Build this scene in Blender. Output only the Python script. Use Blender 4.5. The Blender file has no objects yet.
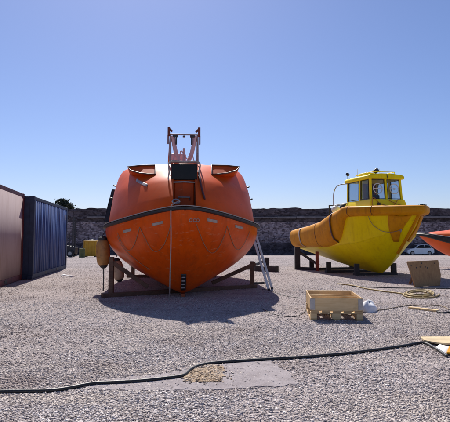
import bpy, bmesh, math, random
import numpy as np
from mathutils import Vector, Matrix

random.seed(7)
RNG = np.random.default_rng(11)
S = bpy.context.scene
COL = S.collection

# ------------------------------------------------------------------ camera maths
CAM_H, FPX = 1.25, 505.0
PITCH = math.atan(38 / FPX)
CP, SP = math.cos(PITCH), math.sin(PITCH)


def at(px, py, Y):
    """world point seen at photo position (px, py) at distance Y"""
    dx, dz = (px - 225), (201 - py)
    ry = FPX * CP - dz * SP
    rz = FPX * SP + dz * CP
    k = Y / ry
    return Vector((dx * k, Y, CAM_H + rz * k))


def gz(Y):
    return 0.0 if Y < 22 else -0.02 * (min(Y, 74) - 22)


def on_ground(px, py, lift=0.0):
    lo, hi = 1.0, 73.0
    for _ in range(50):
        m = (lo + hi) / 2
        if at(px, py, m).z > gz(m):
            lo = m
        else:
            hi = m
    p = at(px, py, lo)
    return Vector((p.x, p.y, gz(p.y) + lift))


def project(p):
    y, z = p[1], p[2] - CAM_H
    d = y * CP + z * SP
    u = -y * SP + z * CP
    return 225 + FPX * p[0] / d, 201 - FPX * u / d


def lerp_tab(tab, x):
    if x <= tab[0][0]:
        return tab[0][1]
    for (a, va), (b, vb) in zip(tab, tab[1:]):
        if x <= b:
            t = (x - a) / (b - a)
            t = t * t * (3 - 2 * t)
            return va + (vb - va) * t
    return tab[-1][1]


def lin_tab(tab, x):
    if x <= tab[0][0]:
        return tab[0][1]
    for (a, va), (b, vb) in zip(tab, tab[1:]):
        if x <= b:
            return va + (vb - va) * (x - a) / (b - a)
    return tab[-1][1]


def spline(pts, n=8, closed=False):
    P = [Vector(p) for p in pts]
    out = []
    N = len(P)
    for i in range(N if closed else N - 1):
        if closed:
            p0, p1, p2, p3 = P[i - 1], P[i], P[(i + 1) % N], P[(i + 2) % N]
        else:
            p0, p1, p2, p3 = P[max(i - 1, 0)], P[i], P[i + 1], P[min(i + 2, N - 1)]
        for k in range(n):
            t = k / n
            out.append(0.5 * ((2 * p1) + (p2 - p0) * t + (2 * p0 - 5 * p1 + 4 * p2 - p3) * t * t
                              + (3 * p1 - p0 - 3 * p2 + p3) * t ** 3))
    if not closed:
        out.append(P[-1])
    return out


# ------------------------------------------------------------------ mesh builder
class MB:
    def __init__(s):
        s.v, s.f = [], []

    def add(s, vs, fs):
        o = len(s.v)
        s.v += [tuple(p) for p in vs]
        s.f += [tuple(i + o for i in f) for f in fs]
        return s

    def box(s, c, d, rot=None, taper=None):
        c = Vector(c)
        tx, ty = taper or (1, 1)
        vs = []
        for z in (-.5, .5):
            kx, ky = (tx, ty) if z > 0 else (1, 1)
            for x, y in ((-.5, -.5), (.5, -.5), (.5, .5), (-.5, .5)):
                p = Vector((x * d[0] * kx, y * d[1] * ky, z * d[2]))
                if rot is not None:
                    p = rot @ p
                vs.append(c + p)
        return s.add(vs, [(3, 2, 1, 0), (4, 5, 6, 7), (0, 1, 5, 4), (1, 2, 6, 5), (2, 3, 7, 6), (3, 0, 4, 7)])

    def bar(s, p0, p1, w, h, up=(0, 0, 1)):
        p0, p1 = Vector(p0), Vector(p1)
        d = (p1 - p0)
        L = d.length
        d = d / L
        u = Vector(up)
        if abs(d.dot(u)) > .97:
            u = Vector((0, 1, 0))
        side = d.cross(u).normalized()
        u = side.cross(d)
        R = Matrix((d, side, u)).transposed()
        return s.box((p0 + p1) / 2, (L, w, h), R)

    def tube(s, pts, r, n=8, closed=False, caps=True):
        P = [Vector(p) for p in pts]
        N = len(P)
        rr = r if isinstance(r, (list, tuple)) else [r] * N
        T = []
        for i in range(N):
            if closed:
                t = P[(i + 1) % N] - P[i - 1]
            else:
                t = P[min(i + 1, N - 1)] - P[max(i - 1, 0)]
            T.append(t.normalized())
        u = Vector((0, 0, 1))
        if abs(T[0].dot(u)) > .9:
            u = Vector((1, 0, 0))
        vs, fs = [], []
        for i in range(N):
            u = (u - T[i] * u.dot(T[i]))
            u = u.normalized() if u.length > 1e-6 else T[i].orthogonal().normalized()
            w = T[i].cross(u)
            for k in range(n):
                a = 2 * math.pi * k / n
                vs.append(P[i] + (u * math.cos(a) + w * math.sin(a)) * rr[i])
        for i in range(N if closed else N - 1):
            j = (i + 1) % N
            for k in range(n):
                k2 = (k + 1) % n
                fs.append((i * n + k, i * n + k2, j * n + k2, j * n + k))
        if caps and not closed:
            fs.append(tuple(range(n - 1, -1, -1)))
            fs.append(tuple((N - 1) * n + k for k in range(n)))
        return s.add(vs, fs)

    def lathe(s, prof, c=(0, 0, 0), axis=(0, 0, 1), n=20):
        ax = Vector(axis).normalized()
        u = ax.orthogonal().normalized()
        w = ax.cross(u)
        c = Vector(c)
        vs, fs = [], []
        for r, h in prof:
            for k in range(n):
                a = 2 * math.pi * k / n
                vs.append(c + ax * h + (u * math.cos(a) + w * math.sin(a)) * max(r, 1e-4))
        m = len(prof)
        for i in range(m - 1):
            for k in range(n):
                k2 = (k + 1) % n
                fs.append((i * n + k, i * n + k2, (i + 1) * n + k2, (i + 1) * n + k))
        fs.append(tuple(range(n - 1, -1, -1)))
        fs.append(tuple((m - 1) * n + k for k in range(n)))
        return s.add(vs, fs)

    def ball(s, c, r, n=14, sq=(1, 1, 1)):
        prof = [(math.sin(math.pi * i / n) * 1, -math.cos(math.pi * i / n)) for i in range(n + 1)]
        c = Vector(c)
        m = MB().lathe(prof, n=n)
        return s.add([c + Vector((p[0] * r * sq[0], p[1] * r * sq[1], p[2] * r * sq[2])) for p in m.v], m.f)

    def rows(s, rows, closed=False, flip=False):
        m, n = len(rows), len(rows[0])
        vs = [p for r in rows for p in r]
        fs = []
        for i in range(m - 1):
            for k in range(n if closed else n - 1):
                k2 = (k + 1) % n
                q = (i * n + k, i * n + k2, (i + 1) * n + k2, (i + 1) * n + k)
                fs.append(q[::-1] if flip else q)
        return s.add(vs, fs)

    def slab(s, poly, z0, z1):
        """flat polygon (list of xy) with thickness"""
        n = len(poly)
        vs = [(p[0], p[1], z0) for p in poly] + [(p[0], p[1], z1) for p in poly]
        fs = [tuple(range(n - 1, -1, -1)), tuple(range(n, 2 * n))]
        for i in range(n):
            j = (i + 1) % n
            fs.append((i, j, n + j, n + i))
        return s.add(vs, fs)

    def prism(s, poly, axis, a, b):
        """outline in the two other axes, extruded along axis from a to b"""
        n = len(poly)

        def mk(p, t):
            q = [p[0], p[1]]
            q.insert(axis, t)
            return tuple(q)
        vs = [mk(p, a) for p in poly] + [mk(p, b) for p in poly]
        fs = [tuple(range(n - 1, -1, -1)), tuple(range(n, 2 * n))]
        for i in range(n):
            j = (i + 1) % n
            fs.append((i, j, n + j, n + i))
        return s.add(vs, fs)

    def build(s, name, m, parent=None, bevel=0, sharp=38, solid=0, fix=True):
        me = bpy.data.meshes.new(name)
        me.from_pydata(s.v, [], s.f)
        me.materials.append(m)
        if fix:
            bm = bmesh.new()
            bm.from_mesh(me)
            bmesh.ops.recalc_face_normals(bm, faces=bm.faces)
            bm.to_mesh(me)
            bm.free()
        me.polygons.foreach_set('use_smooth', [True] * len(me.polygons))
        me.set_sharp_from_angle(angle=math.radians(sharp))
        o = bpy.data.objects.new(name, me)
        COL.objects.link(o)
        if parent:
            o.parent = parent
        if solid:
            md = o.modifiers.new('solid', 'SOLIDIFY')
            md.thickness = solid
            md.offset = 0
        if bevel:
            md = o.modifiers.new('bevel', 'BEVEL')
            md.width = bevel
            md.segments = 2
            md.limit_method = 'ANGLE'
            md.angle_limit = math.radians(40)
            md.harden_normals = False
        return o


def thing(name, label, cat, loc=(0, 0, 0), rz=0, group=None):
    o = bpy.data.objects.new(name, None)
    COL.objects.link(o)
    o.location = loc
    o.rotation_euler = (0, 0, rz)
    o.empty_display_size = .2
    return tag(o, label, cat, group)


def tag(o, label, cat, group=None):
    o['label'] = label
    o['category'] = cat
    if group:
        o['group'] = group
    return o


def copy_tree(o, parent=None):
    c = o.copy()
    COL.objects.link(c)
    c.parent = parent
    for ch in o.children:
        copy_tree(ch, c)
    return c


# ------------------------------------------------------------------ materials
def mat(name, col, rough=.6, col2=None, nscale=4., amount=.5, bump=0., bscale=60., metal=0.,
        stain=None, stain_amt=0., stain_scale=2.5, streak=False, spec=.5, coat=0., fine=.12, scuff=None, scuff_amt=.5):
    """principled paint/wood/metal with noise variation, stains or vertical streaks, and fine bump"""
    m = bpy.data.materials.new(name)
    m.use_nodes = True
    nt = m.node_tree
    N, L = nt.nodes, nt.links
    b = N['Principled BSDF']
    b.inputs['Roughness'].default_value = rough
    b.inputs['Metallic'].default_value = metal
    b.inputs['Specular IOR Level'].default_value = spec
    b.inputs['Coat Weight'].default_value = coat
    b.inputs['Coat Roughness'].default_value = .15
    tc = N.new('ShaderNodeTexCoord')
    src = tc.outputs['Object']
    n1 = N.new('ShaderNodeTexNoise')
    n1.inputs['Scale'].default_value = nscale
    n1.inputs['Detail'].default_value = 8
    n1.inputs['Roughness'].default_value = .65
    L.new(src, n1.inputs['Vector'])
    c2 = col2 or tuple(c * .72 for c in col)
    mx = N.new('ShaderNodeMix')
    mx.data_type = 'RGBA'
    mx.inputs['A'].default_value = (*col, 1)
    mx.inputs['B'].default_value = (*c2, 1)
    mr = N.new('ShaderNodeMapRange')
    mr.inputs['From Min'].default_value = .38
    mr.inputs['From Max'].default_value = .68
    mr.inputs['To Max'].default_value = amount
    L.new(n1.outputs['Fac'], mr.inputs['Value'])
    L.new(mr.outputs['Result'], mx.inputs['Factor'])
    out = mx.outputs['Result']
    if stain:
        mp = N.new('ShaderNodeMapping')
        L.new(src, mp.inputs['Vector'])
        if streak:
            mp.inputs['Scale'].default_value = (5, 5, .45)
        n2 = N.new('ShaderNodeTexNoise')
        n2.inputs['Scale'].default_value = stain_scale
        n2.inputs['Detail'].default_value = 10
        n2.inputs['Roughness'].default_value = .7
        L.new(mp.outputs['Vector'], n2.inputs['Vector'])
        r2 = N.new('ShaderNodeMapRange')
        r2.inputs['From Min'].default_value = .5
        r2.inputs['From Max'].default_value = .72
        r2.inputs['To Max'].default_value = stain_amt
        L.new(n2.outputs['Fac'], r2.inputs['Value'])
        m2 = N.new('ShaderNodeMix')
        m2.data_type = 'RGBA'
        L.new(r2.outputs['Result'], m2.inputs['Factor'])
        L.new(out, m2.inputs['A'])
        m2.inputs['B'].default_value = (*stain, 1)
        out = m2.outputs['Result']
    if scuff:
        mp2 = N.new('ShaderNodeMapping')
        L.new(src, mp2.inputs['Vector'])
        mp2.inputs['Rotation'].default_value = (.5, .3, .2)
        mp2.inputs['Scale'].default_value = (1.2, 2.2, 11)
        n4 = N.new('ShaderNodeTexNoise')
        n4.inputs['Scale'].default_value = 2.4
        n4.inputs['Detail'].default_value = 12
        n4.inputs['Roughness'].default_value = .78
        L.new(mp2.outputs['Vector'], n4.inputs['Vector'])
        r4 = N.new('ShaderNodeMapRange')
        r4.inputs['From Min'].default_value = .575
        r4.inputs['From Max'].default_value = .66
        r4.inputs['To Max'].default_value = scuff_amt
        L.new(n4.outputs['Fac'], r4.inputs['Value'])
        m4 = N.new('ShaderNodeMix')
        m4.data_type = 'RGBA'
        L.new(r4.outputs['Result'], m4.inputs['Factor'])
        L.new(out, m4.inputs['A'])
        m4.inputs['B'].default_value = (*scuff, 1)
        out = m4.outputs['Result']
    L.new(out, b.inputs['Base Color'])
    n3 = N.new('ShaderNodeTexNoise')
    n3.inputs['Scale'].default_value = bscale
    n3.inputs['Detail'].default_value = 5
    L.new(src, n3.inputs['Vector'])
    rr = N.new('ShaderNodeMapRange')
    rr.inputs['To Min'].default_value = max(rough - fine, .05)
    rr.inputs['To Max'].default_value = min(rough + fine, 1)
    L.new(n1.outputs['Fac'], rr.inputs['Value'])
    L.new(rr.outputs['Result'], b.inputs['Roughness'])
    if bump:
        bp = N.new('ShaderNodeBump')
        bp.inputs['Strength'].default_value = bump
        bp.inputs['Distance'].default_value = .01
        L.new(n3.outputs['Fac'], bp.inputs['Height'])
        L.new(bp.outputs['Normal'], b.inputs['Normal'])
    return m


def wood(name, c1, c2, axis=0, scale=6., rough=.75, stain=None):
    m = bpy.data.materials.new(name)
    m.use_nodes = True
    nt = m.node_tree
    N, L = nt.nodes, nt.links
    b = N['Principled BSDF']
    tc = N.new('ShaderNodeTexCoord')
    mp = N.new('ShaderNodeMapping')
    sc = [9, 9, 9]
    sc[axis] = .7
    mp.inputs['Scale'].default_value = sc
    L.new(tc.outputs['Object'], mp.inputs['Vector'])
    n = N.new('ShaderNodeTexNoise')
    n.inputs['Scale'].default_value = scale
    n.inputs['Detail'].default_value = 9
    n.inputs['Roughness'].default_value = .7
    n.inputs['Distortion'].default_value = .6
    L.new(mp.outputs['Vector'], n.inputs['Vector'])
    cr = N.new('ShaderNodeValToRGB')
    cr.color_ramp.elements[0].position = .3
    cr.color_ramp.elements[0].color = (*c2, 1)
    cr.color_ramp.elements[1].position = .68
    cr.color_ramp.elements[1].color = (*c1, 1)
    L.new(n.outputs['Fac'], cr.inputs['Fac'])
    out = cr.outputs['Color']
    n2 = N.new('ShaderNodeTexNoise')
    n2.inputs['Scale'].default_value = 3
    n2.inputs['Detail'].default_value = 8
    L.new(tc.outputs['Object'], n2.inputs['Vector'])
    r2 = N.new('ShaderNodeMapRange')
    r2.inputs['From Min'].default_value = .5
    r2.inputs['From Max'].default_value = .75
    r2.inputs['To Max'].default_value = .75
    L.new(n2.outputs['Fac'], r2.inputs['Value'])
    mx = N.new('ShaderNodeMix')
    mx.data_type = 'RGBA'
    L.new(r2.outputs['Result'], mx.inputs['Factor'])
    L.new(out, mx.inputs['A'])
    mx.inputs['B'].default_value = (*(stain or tuple(c * .45 for c in c2)), 1)
    L.new(mx.outputs['Result'], b.inputs['Base Color'])
    b.inputs['Roughness'].default_value = rough
    bp = N.new('ShaderNodeBump')
    bp.inputs['Strength'].default_value = .35
    bp.inputs['Distance'].default_value = .006
    L.new(n.outputs['Fac'], bp.inputs['Height'])
    L.new(bp.outputs['Normal'], b.inputs['Normal'])
    return m


M = {}
M['orange'] = mat('orange_gelcoat', (.74, .092, .0015), .34, (.58, .060, .0015), 1.6, .8, .05, 90,
                  stain=(.33, .05, .006), stain_amt=.55, stain_scale=1.6, streak=True, spec=.16, scuff=(.62, .24, .12), scuff_amt=.8)
M['orange_roof'] = mat('faded_orange_gelcoat', (.72, .092, .002), .48, (.56, .062, .002), 1.3, .8, .06, 90,
                       stain=(.60, .13, .04), stain_amt=.35, stain_scale=1.3, streak=True, spec=.14, scuff=(.36, .05, .01), scuff_amt=.5)
M['orange_panel'] = mat('sun_faded_panel', (.62, .16, .07), .5, (.55, .11, .04), 3, .8, .05, spec=.3)
M['mast'] = mat('greyed_mast_paint', (.30, .22, .22), .5, (.16, .09, .09), 9, .8, .1)
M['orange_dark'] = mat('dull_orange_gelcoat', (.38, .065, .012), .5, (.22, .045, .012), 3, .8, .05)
M['rail_brown'] = mat('brown_rail_paint', (.10, .022, .016), .55, (.05, .02, .016), 9, .8, .1)
M['rust_red'] = mat('rust_red_paint', (.2, .03, .018), .65, (.09, .025, .015), 12, .9, .3)
M['pink'] = mat('faded_red_pipe', (.62, .40, .42), .5, (.52, .27, .28), 6, .7, .1)
M['rubber'] = mat('black_rubber', (.013, .013, .016), .62, (.03, .03, .033), 10, .6, .25, 40,
                  stain=(.11, .1, .1), stain_amt=.4, stain_scale=7)
M['hose'] = mat('black_hose_rubber', (.012, .012, .014), .5, (.03, .029, .028), 14, .7, .2, 50)
M['glass_dark'] = mat('dark_hatch_window', (.008, .008, .009), .25, (.02, .018, .017), 3, .6, .02, spec=.2)
M['tape'] = mat('worn_reflective_tape', (.38, .32, .30), .42, (.26, .2, .18), 14, .8, .1)
M['trim'] = mat('pale_trim_rope', (.42, .37, .35), .8, (.25, .2, .18), 20, .7, .3, 120)
M['rope'] = mat('weathered_rope', (.33, .25, .17), .9, (.17, .13, .09), 25, .8, .6, 150)
M['rope_orange'] = mat('sun_bleached_lifeline', (.55, .22, .08), .9, (.4, .14, .05), 25, .8, .5, 150)
M['steel'] = mat('galvanised_steel', (.36, .36, .37), .42, (.22, .22, .24), 12, .7, .1, metal=.7)
M['alu'] = mat('ladder_aluminium', (.55, .55, .57), .45, (.38, .38, .4), 8, .7, .1, metal=.5)
M['fender'] = mat('tan_fender_vinyl', (.46, .23, .06), .5, (.3, .13, .04), 5, .9, .15, 40,
                  stain=(.1, .06, .03), stain_amt=.7, stain_scale=7)
M['fender_pale'] = mat('pale_fender_vinyl', (.55, .38, .26), .5, (.4, .25, .15), 5, .9, .15, 40,
                       stain=(.12, .08, .05), stain_amt=.6, stain_scale=7)
M['timber'] = wood('brown_timber', (.17, .085, .05), (.07, .036, .025), 0, 5)
M['timber_dark'] = wood('dark_timber', (.05, .04, .04), (.022, .018, .02), 0, 5)
M['timber_red'] = mat('red_painted_post', (.33, .045, .018), .6, (.2, .03, .015), 8, .8, .2)
M['yellow'] = mat('yellow_gelcoat', (.92, .73, .002), .4, (.84, .63, .002), 1.8, .8, .05, 90,
                  stain=(.60, .38, .004), stain_amt=.5, stain_scale=1.8, streak=True, spec=.14, scuff=(.46, .30, .03), scuff_amt=.5)
M['yellow_pale'] = mat('pale_yellow_gelcoat', (.90, .74, .01), .4, (.82, .63, .01), 2.5, .8, .05, 90, spec=.25)
M['amber'] = mat('amber_fender_rubber', (.66, .285, .002), .55, (.56, .215, .002), 2.4, .9, .12, 40, spec=.16, scuff=(.66, .36, .10), scuff_amt=.5,
                 stain=(.30, .10, .01), stain_amt=.6, stain_scale=2.6, streak=True)
M['white'] = mat('white_plastic', (.75, .75, .74), .5, (.6, .6, .6), 6, .6, .05)
M['black'] = mat('black_paint', (.016, .016, .02), .5, (.04, .035, .035), 8, .7, .1)
M['white_box'] = mat('cream_container_paint', (.42, .335, .335), .85, (.37, .29, .29), 1.2, .8, .06, 70, spec=.1,
                     stain=(.22, .14, .10), stain_amt=.45, stain_scale=1.3, streak=True)
M['maroon'] = mat('maroon_container_frame', (.15, .022, .026), .6, (.09, .018, .02), 4, .8, .12,
                  stain=(.05, .02, .016), stain_amt=.7, stain_scale=4)
M['blue'] = mat('blue_container_paint', (.034, .075, .235), .6, (.024, .05, .165), 1.5, .8, .1, 60, spec=.25,
                stain=(.10, .075, .075), stain_amt=.6, stain_scale=2.6, streak=True)
M['navy'] = mat('navy_frame_and_shaded_end', (.02, .032, .075), .6, (.012, .018, .04), 4, .8, .1)  # frame colour; on the end wall its darker blue paints in the shade
M['pine'] = wood('fresh_pine', (.78, .58, .31), (.62, .41, .19), 0, 4)
M['pine_y'] = wood('fresh_pine_along', (.6, .41, .2), (.44, .26, .11), 1, 4)
M['pine_wet'] = wood('weathered_pallet_board', (.60, .42, .21), (.44, .28, .13), 0, 4)
M['ply'] = wood('weathered_plywood', (.40, .23, .095), (.27, .14, .06), 2, 3)
M['ply_pale'] = wood('pale_plywood', (.70, .55, .32), (.58, .42, .23), 0, 3)
M['sack'] = mat('white_sack', (.78, .78, .8), .8, (.66, .66, .69), 6, .6, .5, 30)
M['paper'] = mat('white_paper', (.8, .8, .8), .85, (.68, .68, .68), 6, .5, .2)
M['yellow_hose'] = mat('yellow_hose', (.34, .235, .07), .6, (.17, .115, .05), 8, .8, .2)
M['red'] = mat('red_gelcoat', (.80, .12, .006), .38, (.66, .08, .006), 2, .8, .05, 90, spec=.3)
M['car'] = mat('silver_car_paint', (.55, .56, .58), .3, (.5, .51, .53), 2, .4, .0, metal=.4, coat=.5)
M['bin'] = mat('mustard_tank_paint', (.56, .30, .004), .5, (.42, .20, .004), 2.5, .8, .1,
               stain=(.2, .12, .02), stain_amt=.6, stain_scale=3, streak=True)
M['machine'] = mat('dark_machine_paint', (.02, .02, .026), .55, (.05, .04, .04), 5, .7, .1)
M['bark'] = mat('bark', (.07, .05, .035), .9, (.04, .03, .02), 10, .8, .8, 20)
M['leaf'] = mat('dark_leaf', (.030, .045, .022), .7, (.016, .025, .013), 1.2, .9)


def glass(nm, tint):
    m = bpy.data.materials.new(nm)
    m.use_nodes = True
    N, L = m.node_tree.nodes, m.node_tree.links
    b = N['Principled BSDF']
    b.inputs['Base Color'].default_value = (*tint, 1)
    b.inputs['Roughness'].default_value = .03
    b.inputs['IOR'].default_value = 1.3
    b.inputs['Transmission Weight'].default_value = 1
    tc = N.new('ShaderNodeTexCoord')
    n = N.new('ShaderNodeTexNoise')
    n.inputs['Scale'].default_value = 5
    r = N.new('ShaderNodeMapRange')
    r.inputs['To Min'].default_value = .02
    r.inputs['To Max'].default_value = .1
    L.new(tc.outputs['Object'], n.inputs['Vector'])
    L.new(n.outputs['Fac'], r.inputs['Value'])
    L.new(r.outputs['Result'], b.inputs['Roughness'])
    return m


M['glass'] = glass('cabin_glass', (.82, .87, .9))
M['glass_tint'] = glass('tinted_cabin_glass', (.40, .47, .58))


def gravel_mat():
    m = bpy.data.materials.new('gravel_ground')
    m.use_nodes = True
    N, L = m.node_tree.nodes, m.node_tree.links
    b = N['Principled BSDF']
    b.inputs['Roughness'].default_value = .95
    b.inputs['Specular IOR Level'].default_value = .15
    tc = N.new('ShaderNodeTexCoord')
    src = tc.outputs['Object']

    def noise(sc, det=8, rough=.6):
        n = N.new('ShaderNodeTexNoise')
        n.inputs['Scale'].default_value = sc
        n.inputs['Detail'].default_value = det
        n.inputs['Roughness'].default_value = rough
        L.new(src, n.inputs['Vector'])
        return n

    def vor(sc):
        n = N.new('ShaderNodeTexVoronoi')
        n.inputs['Scale'].default_value = sc
        L.new(src, n.inputs['Vector'])
        return n
    v1, v2 = vor(70), vor(19)
    # each stone its own grey
    cr = N.new('ShaderNodeValToRGB')
    e = cr.color_ramp.elements
    e[0].position, e[0].color = .0, (.24, .20, .20, 1)
    e[1].position, e[1].color = 1., (.56, .495, .48, 1)
    x = e.new(.55)
    x.color = (.42, .368, .356, 1)
    sp = N.new('ShaderNodeSeparateColor')
    L.new(v1.outputs['Color'], sp.inputs['Color'])
    L.new(sp.outputs['Red'], cr.inputs['Fac'])
    sp2 = N.new('ShaderNodeSeparateColor')
    L.new(v2.outputs['Color'], sp2.inputs['Color'])
    mA = N.new('ShaderNodeMix')
    mA.data_type = 'RGBA'
    mA.blend_type = 'MULTIPLY'
    L.new(cr.outputs['Color'], mA.inputs['A'])
    r0 = N.new('ShaderNodeValToRGB')
    r0.color_ramp.elements[0].color = (.72, .70, .70, 1)
    r0.color_ramp.elements[1].color = (1.1, 1.08, 1.08, 1)
    L.new(sp2.outputs['Green'], r0.inputs['Fac'])
    L.new(r0.outputs['Color'], mA.inputs['B'])
    mA.inputs['Factor'].default_value = 1
    # dusty, trodden patches
    nA = noise(.42, 9, .68)
    rA = N.new('ShaderNodeMapRange')
    rA.inputs['From Min'].default_value = .48
    rA.inputs['From Max'].default_value = .68
    rA.inputs['To Max'].default_value = .5
    L.new(nA.outputs['Fac'], rA.inputs['Value'])
    mB = N.new('ShaderNodeMix')
    mB.data_type = 'RGBA'
    L.new(rA.outputs['Result'], mB.inputs['Factor'])
    L.new(mA.outputs['Result'], mB.inputs['A'])
    mB.inputs['B'].default_value = (.46, .395, .365, 1)
    # dark damp/oil soiling
    nB = noise(.23, 9, .72)
    rB = N.new('ShaderNodeMapRange')
    rB.inputs['From Min'].default_value = .54
    rB.inputs['From Max'].default_value = .72
    rB.inputs['To Max'].default_value = .7
    L.new(nB.outputs['Fac'], rB.inputs['Value'])
    mC = N.new('ShaderNodeMix')
    mC.data_type = 'RGBA'
    L.new(rB.outputs['Result'], mC.inputs['Factor'])
    L.new(mB.outputs['Result'], mC.inputs['A'])
    mC.inputs['B'].default_value = (.20, .155, .155, 1)
    L.new(mC.outputs['Result'], b.inputs['Base Color'])
    # relief
    n3 = noise(7, 6)
    ad = N.new('ShaderNodeMath')
    ad.operation = 'MULTIPLY_ADD'
    L.new(v1.outputs['Distance'], ad.inputs[0])
    ad.inputs[1].default_value = -1.0
    L.new(n3.outputs['Fac'], ad.inputs[2])
    bp = N.new('ShaderNodeBump')
    bp.inputs['Strength'].default_value = .9
    bp.inputs['Distance'].default_value = .016
    L.new(ad.outputs['Value'], bp.inputs['Height'])
    L.new(bp.outputs['Normal'], b.inputs['Normal'])
    return m


M['gravel'] = gravel_mat()


def stone_pieces_mat(name, stops):
    m = bpy.data.materials.new(name)
    m.use_nodes = True
    N, L = m.node_tree.nodes, m.node_tree.links
    b = N['Principled BSDF']
    b.inputs['Roughness'].default_value = .9
    b.inputs['Specular IOR Level'].default_value = .2
    g = N.new('ShaderNodeNewGeometry')
    cr = N.new('ShaderNodeValToRGB')
    e = cr.color_ramp.elements
    e[0].position, e[0].color = stops[0][0], (*stops[0][1], 1)
    e[1].position, e[1].color = stops[-1][0], (*stops[-1][1], 1)
    for p, c in stops[1:-1]:
        e.new(p).color = (*c, 1)
    L.new(g.outputs['Random Per Island'], cr.inputs['Fac'])
    tc = N.new('ShaderNodeTexCoord')
    n = N.new('ShaderNodeTexNoise')
    n.inputs['Scale'].default_value = .55
    n.inputs['Detail'].default_value = 7
    n.inputs['Roughness'].default_value = .65
    L.new(tc.outputs['Object'], n.inputs['Vector'])
    r = N.new('ShaderNodeMapRange')
    r.inputs['From Min'].default_value = .47
    r.inputs['From Max'].default_value = .60
    r.inputs['To Max'].default_value = .8
    L.new(n.outputs['Fac'], r.inputs['Value'])
    mx = N.new('ShaderNodeMix')
    mx.data_type = 'RGBA'
    L.new(r.outputs['Result'], mx.inputs['Factor'])
    L.new(cr.outputs['Color'], mx.inputs['A'])
    mx.inputs['B'].default_value = (.24, .18, .155, 1)
    mp = N.new('ShaderNodeMapping')
    mp.inputs['Location'].default_value = (3.1, 7.3, 0)
    mp.inputs['Scale'].default_value = (.55, 1.25, 1)
    L.new(tc.outputs['Object'], mp.inputs['Vector'])
    n2 = N.new('ShaderNodeTexNoise')
    n2.inputs['Scale'].default_value = .9
    n2.inputs['Detail'].default_value = 8
    n2.inputs['Roughness'].default_value = .68
    L.new(mp.outputs['Vector'], n2.inputs['Vector'])
    r2 = N.new('ShaderNodeMapRange')
    r2.inputs['From Min'].default_value = .49
    r2.inputs['From Max'].default_value = .6
    r2.inputs['To Max'].default_value = .85
    L.new(n2.outputs['Fac'], r2.inputs['Value'])
    m2 = N.new('ShaderNodeMix')
    m2.data_type = 'RGBA'
    L.new(r2.outputs['Result'], m2.inputs['Factor'])
    L.new(mx.outputs['Result'], m2.inputs['A'])
    m2.inputs['B'].default_value = (.55, .475, .42, 1)
    L.new(m2.outputs['Result'], b.inputs['Base Color'])
    return m


M['stones'] = stone_pieces_mat('loose_stones', [(0, (.18, .155, .15)), (.3, (.39, .345, .335)),
                                                (.7, (.53, .475, .46)), (.93, (.62, .56, .545)), (1, (.77, .73, .71))])
M['soil_stones'] = stone_pieces_mat('sandy_stones', [(0, (.24, .165, .105)), (.6, (.42, .31, .21)), (1, (.58, .47, .36))])


def concrete_mat(name, c1, c2, c3):
    m = mat(name, c1, .9, c2, 3.5, 1.0, .8, 70, stain=c3, stain_amt=.75, stain_scale=6, spec=.2, scuff=tuple(min(c * 1.25, .6) for c in c1), scuff_amt=.6)
    return m


M['concrete'] = concrete_mat('worn_concrete', (.33, .29, .295), (.26, .225, .23), (.17, .14, .14))
M['dirt'] = concrete_mat('sandy_dirt', (.40, .295, .20), (.31, .22, .145), (.22, .15, .10))


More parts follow.
